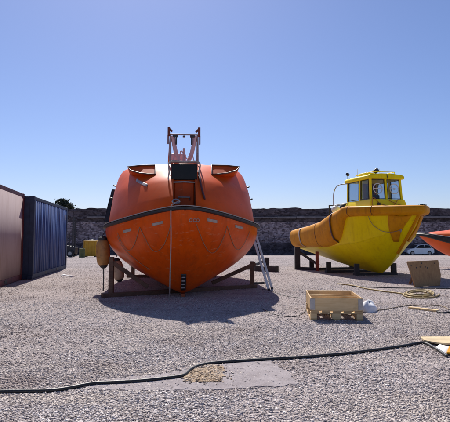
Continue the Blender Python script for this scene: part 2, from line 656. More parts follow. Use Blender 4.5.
def wall_mat(name, dark, mid, light, sc=1.6, mortar=.55):
    m = bpy.data.materials.new(name)
    m.use_nodes = True
    N, L = m.node_tree.nodes, m.node_tree.links
    b = N['Principled BSDF']
    b.inputs['Roughness'].default_value = .95
    b.inputs['Specular IOR Level'].default_value = .15
    tc = N.new('ShaderNodeTexCoord')
    mp = N.new('ShaderNodeMapping')
    mp.inputs['Scale'].default_value = (1, 1, 1.7)
    L.new(tc.outputs['Object'], mp.inputs['Vector'])
    v = N.new('ShaderNodeTexVoronoi')
    v.inputs['Scale'].default_value = sc
    v.inputs['Randomness'].default_value = .9
    L.new(mp.outputs['Vector'], v.inputs['Vector'])
    ve = N.new('ShaderNodeTexVoronoi')
    ve.feature = 'DISTANCE_TO_EDGE'
    ve.inputs['Scale'].default_value = sc
    ve.inputs['Randomness'].default_value = .9
    L.new(mp.outputs['Vector'], ve.inputs['Vector'])
    sp = N.new('ShaderNodeSeparateColor')
    L.new(v.outputs['Color'], sp.inputs['Color'])
    cr = N.new('ShaderNodeValToRGB')
    e = cr.color_ramp.elements
    e[0].color, e[1].color = (*dark, 1), (*light, 1)
    e.new(.5).color = (*mid, 1)
    L.new(sp.outputs['Red'], cr.inputs['Fac'])
    n = N.new('ShaderNodeTexNoise')
    n.inputs['Scale'].default_value = .35
    n.inputs['Detail'].default_value = 9
    n.inputs['Roughness'].default_value = .7
    L.new(tc.outputs['Object'], n.inputs['Vector'])
    r = N.new('ShaderNodeMapRange')
    r.inputs['From Min'].default_value = .42
    r.inputs['From Max'].default_value = .7
    r.inputs['To Max'].default_value = .8
    L.new(n.outputs['Fac'], r.inputs['Value'])
    mx = N.new('ShaderNodeMix')
    mx.data_type = 'RGBA'
    L.new(r.outputs['Result'], mx.inputs['Factor'])
    L.new(cr.outputs['Color'], mx.inputs['A'])
    mx.inputs['B'].default_value = (*tuple(c * .5 for c in dark), 1)
    mo = N.new('ShaderNodeMix')
    mo.data_type = 'RGBA'
    r2 = N.new('ShaderNodeMapRange')
    r2.inputs['From Max'].default_value = .07
    r2.inputs['To Min'].default_value = mortar
    r2.inputs['To Max'].default_value = 0
    L.new(ve.outputs['Distance'], r2.inputs['Value'])
    L.new(r2.outputs['Result'], mo.inputs['Factor'])
    L.new(mx.outputs['Result'], mo.inputs['A'])
    mo.inputs['B'].default_value = (*tuple(c * 1.2 for c in light), 1)
    L.new(mo.outputs['Result'], b.inputs['Base Color'])
    bp = N.new('ShaderNodeBump')
    bp.inputs['Strength'].default_value = .8
    bp.inputs['Distance'].default_value = .12
    L.new(ve.outputs['Distance'], bp.inputs['Height'])
    L.new(bp.outputs['Normal'], b.inputs['Normal'])
    return m


M['rubble'] = wall_mat('rubble_masonry', (.095, .074, .084), (.25, .20, .22), (.50, .42, .45), 3.6, .25)
M['rubble_dark'] = wall_mat('dark_masonry', (.045, .036, .042), (.085, .07, .08), (.16, .135, .15), 2.4, .2)
M['ledge'] = wall_mat('pale_ledge_stone', (.17, .155, .16), (.23, .21, .215), (.30, .275, .28), .7, .2)

# ------------------------------------------------------------------ ground
xs = np.concatenate([[-500, -150, -60], np.arange(-30, 30.1, 3), [60, 150, 500]])
ys = np.concatenate([[-60, -10], np.arange(0, 78, 2.0), [100, 200, 700]])
g = MB()
g.rows([[(x, y, gz(y)) for x in xs] for y in ys])
o = g.build('ground', M['gravel'])
o['kind'] = 'structure'

# loose stones, one uncountable bed
def stone_bed(name, m, n, sampler, smin, smax):
    base = np.array([(-1, -1, -.8), (1, -1, -.8), (1, 1, -.8), (-1, 1, -.8),
                     (-.75, -.75, .8), (.75, -.75, .8), (.75, .75, .8), (-.75, .75, .8)], float)
    faces = np.array([(3, 2, 1, 0), (4, 5, 6, 7), (0, 1, 5, 4), (1, 2, 6, 5), (2, 3, 7, 6), (3, 0, 4, 7)])
    P = sampler(n)
    n = len(P)
    sc = (smin + (smax - smin) * RNG.random(n) ** 2.2)[:, None, None]
    jit = RNG.normal(0, .36, (n, 8, 3))
    V = (base[None] + jit) * sc * np.stack([RNG.uniform(.75, 1.3, n), RNG.uniform(.75, 1.3, n), RNG.uniform(.3, .7, n)], 1)[:, None, :]
    # random tilt about x then spin about z
    a, c = RNG.normal(0, .5, n), RNG.uniform(0, 6.283, n)
    ca, sa, cc, s_ = np.cos(a)[:, None], np.sin(a)[:, None], np.cos(c)[:, None], np.sin(c)[:, None]
    x, y, z = V[..., 0], V[..., 1], V[..., 2]
    y, z = y * ca - z * sa, y * sa + z * ca
    x, y = x * cc - y * s_, x * s_ + y * cc
    V = np.stack([x, y, z], -1)
    V[..., 0] += P[:, 0, None]
    V[..., 1] += P[:, 1, None]
    V[..., 2] += P[:, 2, None] + sc[:, :, 0] * .22
    F = (faces[None] + (np.arange(n) * 8)[:, None, None]).reshape(-1, 4)
    me = bpy.data.meshes.new(name)
    me.vertices.add(n * 8)
    me.vertices.foreach_set('co', V.reshape(-1).astype(np.float32))
    me.loops.add(len(F) * 4)
    me.loops.foreach_set('vertex_index', F.reshape(-1).astype(np.int32))
    me.polygons.add(len(F))
    me.polygons.foreach_set('loop_start', np.arange(0, len(F) * 4, 4, dtype=np.int32))
    me.materials.append(m)
    me.update(calc_edges=True)
    ob = bpy.data.objects.new(name, me)
    COL.objects.link(ob)
    return ob


SLAB = [on_ground(*p) for p in ((300, 384), (272, 361), (222, 364), (178, 372), (140, 376), (96, 382), (84, 388), (130, 391), (200, 390.5), (250, 388))]
PIT = [on_ground(*p) for p in ((183, 377), (190, 370), (205, 366), (221, 366), (223, 377), (221, 382), (205, 383), (188, 382))]


def inside(poly, X, Y):
    r = np.zeros(len(X), bool)
    j = len(poly) - 1
    for i in range(len(poly)):
        xi, yi, xj, yj = poly[i][0], poly[i][1], poly[j][0], poly[j][1]
        c = ((yi > Y) != (yj > Y)) & (X < (xj - xi) * (Y - yi) / (yj - yi + 1e-9) + xi)
        r ^= c
        j = i
    return r


def sample_field(n):
    Y = 2.2 * (46 / 2.2) ** (RNG.random(n) ** 1.12)
    X = (RNG.random(n) * 2 - 1) * (Y * .5 + .5)
    out = RNG.random(n) < .27
    X = np.where(out, np.sign(X) * (Y * .5 + .5 + RNG.random(n) ** 1.5 * (4 + Y * .35)), X)
    # patchiness
    f = np.sin(X * 1.7 + 1) * np.sin(Y * 1.3 + X * .6) + .6 * np.sin(X * 4.1 - Y * 2.3)
    f2 = np.sin(X * .9 - Y * 1.1 + 2) + np.sin(Y * 2.1 + X * .35) * .8 + .5 * np.sin(X * 2.7 + Y * .8)
    keep = RNG.random(n) < np.clip(.74 + .18 * f + .24 * f2, .3, 1)
    ins = inside(SLAB, X, Y)
    keep &= (~ins) | (RNG.random(n) < np.where(X < -.45, .55, .22))
    X, Y = X[keep], Y[keep]
    return np.stack([X, Y, np.array([gz(y) for y in Y])], 1)


o = stone_bed('gravel_stones', M['stones'], 800000, sample_field, .0026, .0098)
o['kind'] = 'stuff'
tag(o, 'loose grey crushed stones scattered over the gravel yard', 'gravel')


def densify(poly, k=6, jit=.012):
    out = []
    for i in range(len(poly)):
        a, b_ = poly[i], poly[(i + 1) % len(poly)]
        for t in range(k):
            p = a.lerp(b_, t / k)
            out.append((p.x + random.gauss(0, jit), p.y + random.gauss(0, jit)))
    return out


o = MB().slab(densify(SLAB, 9, .014), -.03, .006).build('concrete_slab', M['concrete'])
o['kind'] = 'structure'
o = MB().slab(densify(PIT, 6, .02), -.02, .011).build('dirt_patch', M['dirt'])
o['kind'] = 'structure'


def sample_grit(n):
    X = RNG.uniform(-1.5, .75, n)
    Y = RNG.uniform(4.0, 5.4, n)
    e = RNG.random(n) < np.where(X < -.4, .9, .30)
    k = inside(SLAB, X, Y) & e & ~inside(PIT, X, Y)
    X, Y = X[k], Y[k]
    return np.stack([X, Y, np.full(len(X), .005)], 1)


o = stone_bed('slab_grit', M['stones'], 5200, sample_grit, .0012, .006)
o['kind'] = 'stuff'
tag(o, 'fine grey grit strewn over the concrete slab', 'grit')


def sample_pit(n):
    a = np.array([(p.x, p.y) for p in PIT])
    X = RNG.uniform(a[:, 0].min(), a[:, 0].max(), n)
    Y = RNG.uniform(a[:, 1].min(), a[:, 1].max(), n)
    k = inside(PIT, X, Y)
    X = np.concatenate([X[k], X[k][::3] + RNG.normal(0, .06, len(X[k][::3]))])
    Y = np.concatenate([Y[k], Y[k][::3] + RNG.normal(0, .06, len(Y[k][::3]))])
    return np.stack([X, Y, np.full(len(X), .009)], 1)


o = stone_bed('sandy_rubble', M['soil_stones'], 1700, sample_pit, .002, .010)
o['kind'] = 'stuff'
tag(o, 'sandy brown rubble filling the broken hole in the concrete slab', 'rubble')

# ------------------------------------------------------------------ orange lifeboat
def heading_rz(h):
    return math.atan2(h[1], h[0])


OB_HEAD = Vector((.10, -.995, 0)).normalized()
OB_L = 9.2
bow_w = at(185, 206, 9.6)
ob_loc = Vector((bow_w.x, bow_w.y, 0)) - OB_HEAD * (OB_L / 2)
lifeboat = thing('lifeboat', 'large orange enclosed lifeboat resting bow-on on timber supports', 'lifeboat', ob_loc, heading_rz(OB_HEAD))


def ob_b(s):
    if s < 3.7:
        f = s / 3.7
        return 1.9 * (1 - (1 - f) ** 2.25) ** .66
    if s < 6.4:
        return 1.9
    return 1.9 * (1 - .5 * ((s - 6.4) / 2.8) ** 2.2)


def ob_sheer(s):
    return 1.51 + .32 * math.exp(-(s / 1.0) ** 1.1) + .12 * max(0, (s - 6) / 3.2) ** 2


KEEL = .06


def ob_keel(s):
    if s < 1.5:
        return KEEL + (ob_sheer(0) - .02 - KEEL) * (1 - (s / 1.5) ** .62)
    if s > 7.6:
        return KEEL + .5 * ((s - 7.6) / 1.6) ** 2
    return KEEL


def ob_hull(s, u, side=1, off=0.):
    """u 0 keel .. 1 gunwale, local coordinates"""
    zk, zg = ob_keel(s), ob_sheer(s)
    w = min(1, s / 3)
    e = .96 * (1 - w) + .72 * w
    k = math.sin(math.pi / 2 * min(u * (1 + .06 * w), 1)) ** e
    y = (ob_b(s)) * k
    p = Vector((OB_L / 2 - s, side * y, zk + (zg - zk) * u))
    if off:
        d = .01
        pa = ob_hull(s + d, u, side)
        pb = ob_hull(s, min(u + d, 1.0) if u < .99 else u - d, side)
        nrm = (pa - p).cross(pb - p)
        if nrm.length > 1e-9:
            nrm.normalize()
            if nrm.y * side < 0:
                nrm = -nrm
            p = p + nrm * off
    return p


def s_samples(n, L):
    return [L * (i / n) ** 1.7 for i in range(n + 1)]


rows_ = []
NU = 26
for s in s_samples(56, OB_L):
    row = [ob_hull(max(s, .002), u / NU, 1) for u in range(NU, -1, -1)] + [ob_hull(max(s, .002), u / NU, -1) for u in range(1, NU + 1)]
    rows_.append(row)
m = MB().rows(rows_)
last = len(rows_) - 1
n_ = len(rows_[0])
m.f.append(tuple(last * n_ + k for k in range(n_)))          # transom
hull = m.build('hull', M['orange'], lifeboat, sharp=50)

# gunwale outline, as a loop from starboard stern round the bow to port stern
out_s = s_samples(60, OB_L)
star = [(s, -ob_b(max(s, .0))) for s in out_s][::-1]
port = [(s, ob_b(s)) for s in out_s][1:]
outline = star + port


def strake(h0, h1, o0, o1):
    r = []
    N = len(outline)
    for i, (s, y) in enumerate(outline):
        a = Vector((OB_L / 2 - outline[max(i - 1, 0)][0], outline[max(i - 1, 0)][1]))
        b_ = Vector((OB_L / 2 - outline[min(i + 1, N - 1)][0], outline[min(i + 1, N - 1)][1]))
        t = (b_ - a).normalized()
        nn = Vector((t.y, -t.x))
        c = Vector((OB_L / 2 - s, y))
        if nn.dot(c - Vector((-1, 0))) < 0:
            nn = -nn
        z = ob_sheer(s)
        q0, q1 = c + nn * o0, c + nn * o1
        r.append([Vector((q0.x, q0.y, z + h0)), Vector((q1.x, q1.y, z + h0 + .018)), Vector((q1.x, q1.y, z + h1 - .018)), Vector((q0.x, q0.y, z + h1))])
    mm = MB().rows(r, closed=True)
    mm.f.append((3, 2, 1, 0))
    L0 = (len(r) - 1) * 4
    mm.f.append((L0, L0 + 1, L0 + 2, L0 + 3))
    return mm


strake(-.030, .045, -.03, .070).build('rubbing_strake', M['rubber'], lifeboat)
strake(.046, .066, -.03, .052).build('trim_strip', M['trim'], lifeboat)

# canopy: vertical stack of outlines
SC = 5.0
ZT = 3.13
# height fraction, inset of the sides, set-back of the sloping front
PROF = [(-.04, .03, .03), (0, .03, .03), (.2, .045, .075), (.35, .06, .12), (.46, .07, .15), (.53, .077, .18), (.6, .085, .225), (.7, .098, .285), (.8, .113, .36), (.88, .132, .43),
        (.94, .158, .49), (.975, .19, .54), (.993, .23, .59), (1.0, .29, .64), (1.01, .5, .75), (1.018, .8, .88), (1.02, .985, .985)]
PSIDE = [(a, b_) for a, b_, c_ in PROF]
PFRONT = [(a, c_) for a, b_, c_ in PROF]
full = star + port
stern_close = [(OB_L, y) for y in np.linspace(port[-1][1], -port[-1][1], 9)[1:-1]]
full = full + [(s, y) for s, y in stern_close]


def canopy_pt(s, y, v):
    zg = ob_sheer(s) + .06
    zz = zg + (ZT - zg) * v
    ky = 1 - lin_tab(PSIDE, v)
    ks = 1 - lin_tab(PFRONT, v) if s < SC else ky
    return Vector((OB_L / 2 - (SC + (s - SC) * ks), y * ky, zz))


cr = [[canopy_pt(s, y, p[0]) for s, y in full] for p in PROF]
m = MB().rows(cr, closed=True)
nn = len(full)
m.f.append(tuple(range(nn - 1, -1, -1)))
m.f.append(tuple((len(cr) - 1) * nn + k for k in range(nn)))
canopy = m.build('canopy', M['orange_roof'], lifeboat, sharp=45)
# forward recess cut into the canopy
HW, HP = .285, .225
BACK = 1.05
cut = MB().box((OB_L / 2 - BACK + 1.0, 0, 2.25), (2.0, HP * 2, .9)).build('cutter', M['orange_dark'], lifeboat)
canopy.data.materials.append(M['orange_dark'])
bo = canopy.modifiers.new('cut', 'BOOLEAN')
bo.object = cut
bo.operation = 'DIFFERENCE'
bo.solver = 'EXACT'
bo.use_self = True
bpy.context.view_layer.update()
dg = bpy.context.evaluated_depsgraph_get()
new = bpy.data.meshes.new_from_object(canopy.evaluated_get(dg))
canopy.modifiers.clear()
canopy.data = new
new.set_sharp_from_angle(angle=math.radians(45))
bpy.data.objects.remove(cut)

FX = OB_L / 2 - BACK          # x of the recess back wall
# hatch window (dark) with pale frame, panel below
zb, zt = 2.47, 2.83
h = MB().box((FX + .10, 0, (zb + zt) / 2), (.10, HW * 2 - .03, zt - zb - .03)).build('hatch_window', M['glass_dark'], lifeboat, bevel=.012)
MB().prism([(FX + .07, zb - .02), (FX + .07, zt + .012), (FX - 1.9, zt + .16), (FX - 1.9, zb - .02)], 1, -HW, HW).build('hatch_trunk', M['orange_roof'], lifeboat, bevel=.02)
fr = MB()
xx = FX + .135
fr.tube(spline([(xx, -HW - .02, zb - .02), (xx, -HW - .03, (zb + zt) / 2), (xx, -HW - .02, zt + .03), (xx, 0, zt + .035), (xx, HW + .02, zt + .03), (xx, HW + .03, (zb + zt) / 2), (xx, HW + .02, zb - .02), (xx, 0, zb - .025)], 5, True), .016, 8, True)
fr.build('hatch_frame', M['trim'], h)
p_ = MB()
p_.box((FX + .045, 0, 2.18), (.07, HP * 2 - .04, .54))
panel = p_.build('recess_panel', M['orange'], lifeboat, bevel=.015)
MB().tube([(FX + .1, -.12, 2.06), (FX + .13, -.12, 2.12), (FX + .13, .12, 2.12), (FX + .1, .12, 2.06)], .014).build('grab_handle', M['steel'], panel)

# side coamings on the roof edge (trapezoid frames with panels)
# side rails and black folded screen on the flank of the canopy
def flank(s, v, sg, off=0.):
    p = canopy_pt(s, sg * ob_b(s), v)
    p.y += sg * off
    return p


sr = MB()
rws = []
for s in np.linspace(3.3, 7.0, 12):
    rws.append([flank(s, v, -1, o_) for v, o_ in ((.06, .03), (.06, .14), (.35, .12), (.62, .10), (.62, .03), (.35, .03))])
sr.rows(rws, closed=True)
sr.f.append(tuple(range(6)))
sr.f.append(tuple(11 * 6 + k for k in range(5, -1, -1)))
sr.build('folded_side_screen', M['black'], lifeboat)
for sg in (1, -1):
    for s, v in ((3.0, .66), (3.0, .44), (5, .66), (5, .44)):
        cl = MB()
        p = flank(s, v, sg, 0)
        cl.tube([p, p + Vector((0, sg * .06, .02)), p + Vector((-.12, sg * .06, .02))], .018)
        cl.build('cleat', M['black'], lifeboat)

# mast frame on the roof behind the hatch
mast = MB()
XM = OB_L / 2 - 1.47
fw, z0, z1 = .30, 2.90, 3.56
mast.tube([(XM, -fw, 2.9), (XM, -fw, z1), (XM, fw, z1), (XM, fw, 2.9)], .027, 8)
mast.tube([(XM, -fw, z0 + .04), (XM, fw, z0 + .04)], .027)
mast.tube([(XM, -fw, z1), (XM - .9, -fw - .05, 3.05)], .016)
mast.tube([(XM, fw, z1), (XM - .9, fw + .05, 3.05)], .016)
mf = mast.build('mast_frame', M['mast'], lifeboat)
for sg in (1, -1):
    hk = MB()
    hk.box((XM, sg * (fw + .035), z1 + .06), (.09, .055, .20))
    hk.box((XM, sg * (fw + .005), z1 + .10), (.05, .12, .045), Matrix.Rotation(sg * .7, 3, 'X'))
    hk.box((XM, sg * (fw + .05), z1 - .12), (.05, .03, .2))
    hk.build('lamp_bracket', M['rust_red'], mf, bevel=.008)
    arm = MB()
    arm.tube(spline([(XM - .02, sg * (fw - .05), z1 - .03), (XM - .03, sg * (fw - .09), z1 - .25), (XM - .04, sg * (fw - .14), z1 - .45), (XM - .05, sg * (fw - .23), z0 + .0)], 6), [.05] * 4 + [.046] * 15)
    arm.build('curved_arm', M['pink'], mf)
    dk = MB()
    dk.box((XM + .02, sg * (fw - .13), z1 - .13), (.04, .035, .2))
    dk.box((XM + .02, sg * (fw - .11), z1 - .045), (.05, .11, .04))
    dk.build('clamp', M['black'], mf)
cp = MB()
cp.tube([(XM - .04, 0, z0 - .1), (XM - .04, 0, z0 + .36)], [.055, .022])
cp.tube(spline([(XM - .03, -.24, z0 + .02), (XM - .02, -.2, z0 + .2), (XM - .02, -.1, z0 + .16), (XM - .02, -.06, z0 + .3), (XM, .07, z0 + .12), (XM, .18, z0 + .2), (XM - .02, .23, z0 + .02)], 5), .012)
cp.build('lifting_hook', M['pink'], mf)
eb = MB().lathe([(.0, 0), (.03, 0), (.03, .03), (0, .04)], (XM, 0, z1 - .06), n=10)
eb.build('mast_eye', M['black'], mf)
# pale equipment behind mast
MB().box((XM - .55, -.12, 3.1), (.3, .35, .2)).build('locker', M['pink'], lifeboat, bevel=.03)

OB_MAT = Matrix.Translation(ob_loc) @ Matrix.Rotation(heading_rz(OB_HEAD), 4, 'Z')


def search(fn, M4, px, py, side, srange, urange=(.02, .98)):
    best = None
    s0, s1 = srange
    u0, u1 = urange
    for it in range(4):
        for i in range(25):
            for j in range(25):
                s = s0 + (s1 - s0) * i / 24
                u = u0 + (u1 - u0) * j / 24
                q = project(M4 @ fn(s, u, side))
                d = (q[0] - px) ** 2 + (q[1] - py) ** 2
                if best is None or d < best[0]:
                    best = (d, s, u)
        ds, du = (s1 - s0) / 10, (u1 - u0) / 10
        s0, s1 = max(best[1] - ds, srange[0]), min(best[1] + ds, srange[1])
        u0, u1 = max(best[2] - du, urange[0]), min(best[2] + du, urange[1])
    return best[1], best[2]


def ob_su(px, py):
    side = 1 if px > 186 else -1
    s, u = search(ob_hull, OB_MAT, px, py, side, (.03, 3.6))
    return s, u, side


def hull_quad(fn, corners, off, n=6):
    """corners in (s,u,side), bilinear patch slightly proud of the hull, with thickness"""
    side = corners[0][2]
    rows_t = []
    for i in range(n + 1):
        a = i / n
        row = []
        for j in range(n + 1):
            b_ = j / n
            s = (corners[0][0] * (1 - b_) + corners[1][0] * b_) * (1 - a) + (corners[3][0] * (1 - b_) + corners[2][0] * b_) * a
            u = (corners[0][1] * (1 - b_) + corners[1][1] * b_) * (1 - a) + (corners[3][1] * (1 - b_) + corners[2][1] * b_) * a
            row.append(fn(s, u, side, off))
        rows_t.append(row)
    return MB().rows(rows_t)


for q in (((152, 223.2), (163, 220.6), (163, 223.4), (152, 226)), ((123, 230.4), (131, 228.2), (131.2, 231), (123.4, 233.2)),
          ((207, 218), (217, 220), (217, 223), (207, 221)), ((235, 224.6), (243, 227), (243, 229.6), (235, 227.4))):
    cs = [ob_su(*p) for p in q]
    hull_quad(ob_hull, cs, .006).build('reflective_tape', M['tape'], hull, solid=.004)
# tape on canopy face, left


def can_fn(s, v, side, off=0.):
    p = canopy_pt(s, side * ob_b(s), v)
    if off:
        d = .02
        pa, pb = can_fn(s + d, v, side), can_fn(s, v + d, side)
        nrm = (pa - p).cross(pb - p).normalized()
        if nrm.y * side < 0:
            nrm = -nrm
        p = p + nrm * off
    return p


def can_su(px, py):
    side = 1 if px > 186 else -1
    s, v = search(can_fn, OB_MAT, px, py, side, (.03, 3.6), (.05, .98))
    return s, v, side


cs = [can_su(*p) for p in ((137, 178.6), (148, 184.3), (147, 187), (136, 181.3))]
hull_quad(can_fn, cs, .006).build('reflective_tape', M['tape'], canopy, solid=.004)

# raised coamings at the forward corners of the roof
for sg in (1, -1):
    def qx(px):
        return px if sg < 0 else 367 - px
    a_, b_, c_ = can_su(qx(155), 174.5)
    A = OB_MAT @ can_fn(a_, b_, c_, .05)
    inv = OB_MAT.inverted()
    px_pts = [(155, 174.5, 0), (155.3, 165.4, .32), (140, 165.8, .38), (127.5, 167.2, .50), (131, 170.8, .34), (140, 173.4, .12), (148, 174.2, .02)]
    P3 = [inv @ at(qx(x), y, A.y + dy) for x, y, dy in px_pts]
    nb = len(P3)
    cmb = MB().add(P3 + [p + Vector((-.75, 0, -.10)) for p in P3], [tuple(range(nb)), tuple(range(2 * nb - 1, nb - 1, -1))] + [(i, (i + 1) % nb, nb + (i + 1) % nb, nb + i) for i in range(nb)])
    cm = cmb.build('roof_coaming', M['orange_roof'], lifeboat, sharp=20)
    MB().tube([p + Vector((.012, 0, .004)) for p in P3], .018, 8, True).build('coaming_trim', M['rail_brown'], cm)

# brown rail beside the recess
pp = []
for q in ((197.5, 172), (199.5, 182), (201.5, 191), (204, 200)):
    a_, b_, c_ = can_su(*q)
    pp.append(can_fn(a_, b_, c_, .03))
MB().tube(spline(pp, 6), .02, 8).build('recess_rail', M['rail_brown'], canopy)

# becketed lifelines
lines = [[(196, 223.5), (199.5, 233), (204, 244), (209, 251.5), (214, 252), (219, 246), (224, 235), (227, 226)],
         [(227, 226), (230, 236), (234, 246), (238, 249.5), (242, 246), (246, 239), (249.5, 231)],
         [(171, 224), (168, 235), (163, 246), (157, 251), (151, 248), (145, 237), (140, 227)],
         [(140, 227), (137, 238), (133, 247), (129, 250), (125, 246.5), (121, 240), (118, 232.5)],
         [(118, 236), (122, 245), (130, 254), (141, 263), (150, 269)]]
for ln in lines:
    ll = MB()
    pp = []
    for p in ln:
        s, u, sd = ob_su(*p)
        pp.append(ob_hull(s, u, sd, .014))
    ll.tube(spline(pp, 6), .0055, 6)
    ll.build('lifeline', M['rope'], hull)
# eyes near the stem
for px in (190.5, 194.5, 197.5):
    s, u, sd = ob_su(px, 220)
    c = ob_hull(s, u, sd, .012)
    ey = MB()
    ey.tube([c + Vector((.0, math.cos(k * .524) * .028, math.sin(k * .524) * .028)) for k in range(12)], .007, 6, True)
    ey.build('eye_bolt', M['tape'], hull)
# draught-mark plate on the stem
s_, u_, sd_ = ob_su(187.5, 281)
dm = MB()
bars = MB()
zs = [.22, .30, .38, .46]
def stem_x(z):
    lo, hi = .01, 1.5
    for _ in range(40):
        mm = (lo + hi) / 2
        if ob_keel(mm) > z:
            lo = mm
        else:
            hi = mm
    return OB_L / 2 - lo
pl = MB()
rws = []
for z in np.linspace(.15, .53, 8):
    x = stem_x(z)
    rws.append([(x - .05, -.055, z), (x + .012, -.05, z), (x + .012, .05, z), (x - .05, .055, z)])
pl.rows(rws)
dplate = pl.build('draught_plate', M['black'], hull, solid=.006)
for z in zs:
    MB().box((stem_x(z) + .018, 0, z), (.01, .075, .035)).build('draught_mark', M['tape'], dplate)
# keel shoe
ks = MB()
ks.bar((OB_L / 2 - 1.45, 0, .035), (-OB_L / 2 + 1.6, 0, .035), .09, .07)
ks.build('keel_shoe', M['orange_dark'], hull)
# bow painter line, hanging from the bow fairlead to the ground
b0 = OB_MAT.inverted() @ at(178, 202, 9.85)
bl = MB()
pts = [at(178, 201.5, 9.8), at(173.5, 204, 9.62), at(171, 208, 9.60), at(171, 240, 9.60), at(170.2, 270, 9.62), on_ground(169, 300, .01), on_ground(166, 302, .008)]
bl.tube(spline([OB_MAT.inverted() @ p for p in pts], 6), .011, 6)
bl.build('painter_line', M['trim'], lifeboat)
cl = MB()
c = OB_MAT.inverted() @ at(176, 201.5, 9.85)
cl.tube([c + Vector((0, .07 * math.cos(k * .524), .04 * math.sin(k * .524))) for k in range(12)], .018, 6, True)
cl.build('fairlead', M['steel'], lifeboat)

# ------------------------------------------------------------------ boat supports (orange)
lp = on_ground(111, 297)
rp = on_ground(252, 288)
cradle = thing('boat_cradle', 'brown timber cradle with slanted arms under the orange lifeboat', 'cradle', ((lp.x + rp.x) / 2, (lp.y + rp.y) / 2, 0))
o0 = cradle.location


def loc(p, o_=None):
    return Vector(p) - (o_ or o0)


for (p, hgt) in ((lp, .80), (rp, .62)):
    MB().box(loc((p.x, p.y, hgt / 2 + .06)), (.10, .11, hgt)).build('post', M['timber'], cradle, bevel=.006)
b_ = MB()
d = (rp - lp).normalized()
b_.bar(loc(lp - d * .2 + Vector((0, 0, .045))), loc(rp + d * .12 + Vector((0, 0, .045))), .14, .09)
b_.build('base_beam', M['timber'], cradle, bevel=.006)
a1 = MB().bar(loc(at(112, 262, lp.y)), loc(at(148, 287, lp.y + .15)), .09, .09).build('slanted_arm', M['timber'], cradle, bevel=.006)
a2 = MB().bar(loc(at(255.5, 263.5, rp.y)), loc(at(212, 283, rp.y - .15)), .09, .09).build('slanted_arm', M['timber'], cradle, bevel=.006)
# rear frame
for sg in (1, -1):
    c = Vector((-1.75 + sg * 1.25, 16.6, 0))
    MB().box(loc((c.x, c.y, .36)), (.10, .11, .72)).build('post', M['timber'], cradle, bevel=.006)
    MB().bar(loc((c.x, c.y - .1, .72)), loc((-1.75 + sg * .5, 16.5, .22)), .09, .09).build('slanted_arm', M['timber'], cradle, bevel=.006)
MB().bar(loc((-3.2, 16.6, .045)), loc((-.3, 16.6, .045)), .14, .09).build('base_beam', M['timber'], cradle, bevel=.006)
# loose angle stub on the base
# ------------------------------------------------------------------ fenders on the lifeboat
def fender(px, py0, py1, Y, wpx, m, label, tilt=0, drop=None):
    top, bot = at(px, py0, Y), at(px + tilt, py1, Y)
    r = wpx / 2 * Y / FPX
    ax = (bot - top)
    L = ax.length
    t = thing('boat_fender', label, 'fender', bot, 0, 'fenders hung from the orange lifeboat')
    o_ = Vector(bot)
    ax = ax / L
    prof = [(r * k, L * hh) for k, hh in ((.25, .08), (.6, .12), (.86, .18), (.98, .3), (1, .5), (.98, .7), (.86, .84), (.6, .9), (.25, .93))]
    MB().lathe(prof, top - o_, ax).build('buoy', m, t)
    MB().lathe([(r * .3, 0), (r * .62, L * .06), (r * .66, L * .125), (r * .3, L * .14)], top - o_, ax, 14).build('end_cap', M['rubber'], t)
    MB().lathe([(r * .3, L * .87), (r * .66, L * .885), (r * .5, L * .95), (r * .25, L)], top - o_, ax, 14).build('end_cap', M['rubber'], t)
    rp_ = MB()
    rp_.tube([top - o_ - ax * .02, Vector(top) + Vector((.12, .35, .3)) - o_], .012, 6)
    if drop:
        rp_.build('lanyard', M['black'], t)
        rp_ = MB()
        rp_.tube(spline([bot - o_, at(px + 1.0, (py1 + drop) / 2, Y) - o_, at(px + .6, drop, Y) - o_], 5), .014, 6)
    rp_.build('lanyard', M['black'], t)
    return t


fender(102.6, 236, 268.5, 12.0, 13.5, M['fender'], 'fat tan brown fender hanging highest at the left side of the orange hull', 1, 291)
fender(116, 258, 282, 12.3, 11, M['fender_pale'], 'pale black-tipped fender hanging low beneath the orange hull beside the timber post', 4)

# ------------------------------------------------------------------ ladder
base = on_ground(270.5, 289.5)
topc = at(254.5, 236, 12.85)
lad = thing('ladder', 'grey aluminium ladder leaning against the orange lifeboat side', 'ladder', base)
wv = Vector((.10, .30, 0)) * .55
dv = topc - base
for sg in (1, -1):
    MB().bar(wv * sg, dv + wv * sg, .03, .06, up=(1, 0, 0)).build('rail', M['alu'], lad, bevel=.004)
    MB().box(wv * sg + Vector((0, 0, .02)), (.06, .06, .04)).build('foot', M['rubber'], lad)
for k in range(1, 7):
    MB().tube([dv * (k / 7) + wv, dv * (k / 7) - wv], .014, 8).build('rung', M['alu'], lad)

# ------------------------------------------------------------------ yellow workboat
YB_HEAD = Vector((.255, -.967, 0)).normalized()
YB_L = 7.0
yb_bow = Vector((5.90, 15.2, 0))
yb_loc = yb_bow - YB_HEAD * (YB_L / 2)
yb = thing('workboat', 'yellow workboat with amber rubber fendering and a windowed wheelhouse', 'boat', yb_loc, heading_rz(YB_HEAD))
YB_MAT = Matrix.Translation(yb_loc) @ Matrix.Rotation(heading_rz(YB_HEAD), 4, 'Z')
SHEER = [(0, 2.27), (1, 2.31), (2.4, 2.36), (3.2, 2.18), (4.0, 1.93), (5.5, 1.76), (7, 1.66)]
COLH = [(0, .31), (1.5, .33), (2.35, .36), (2.75, 1.0), (3.2, 1.12), (4, .98), (5.5, .84), (7, .78)]


def yb_b(s):
    if s < 3.2:
        return 1.30 * (1 - (1 - s / 3.2) ** 2.0) ** .72
    return 1.30 - .14 * ((s - 3.2) / 3.8) ** 2


def yb_z(s):
    return lin_tab(SHEER, s)


RAKE = 2.2
CHINE = [(0, 2.12), (.6, 1.66), (1.3, 1.30), (2.2, 1.10), (4, .96), (7, .88)]


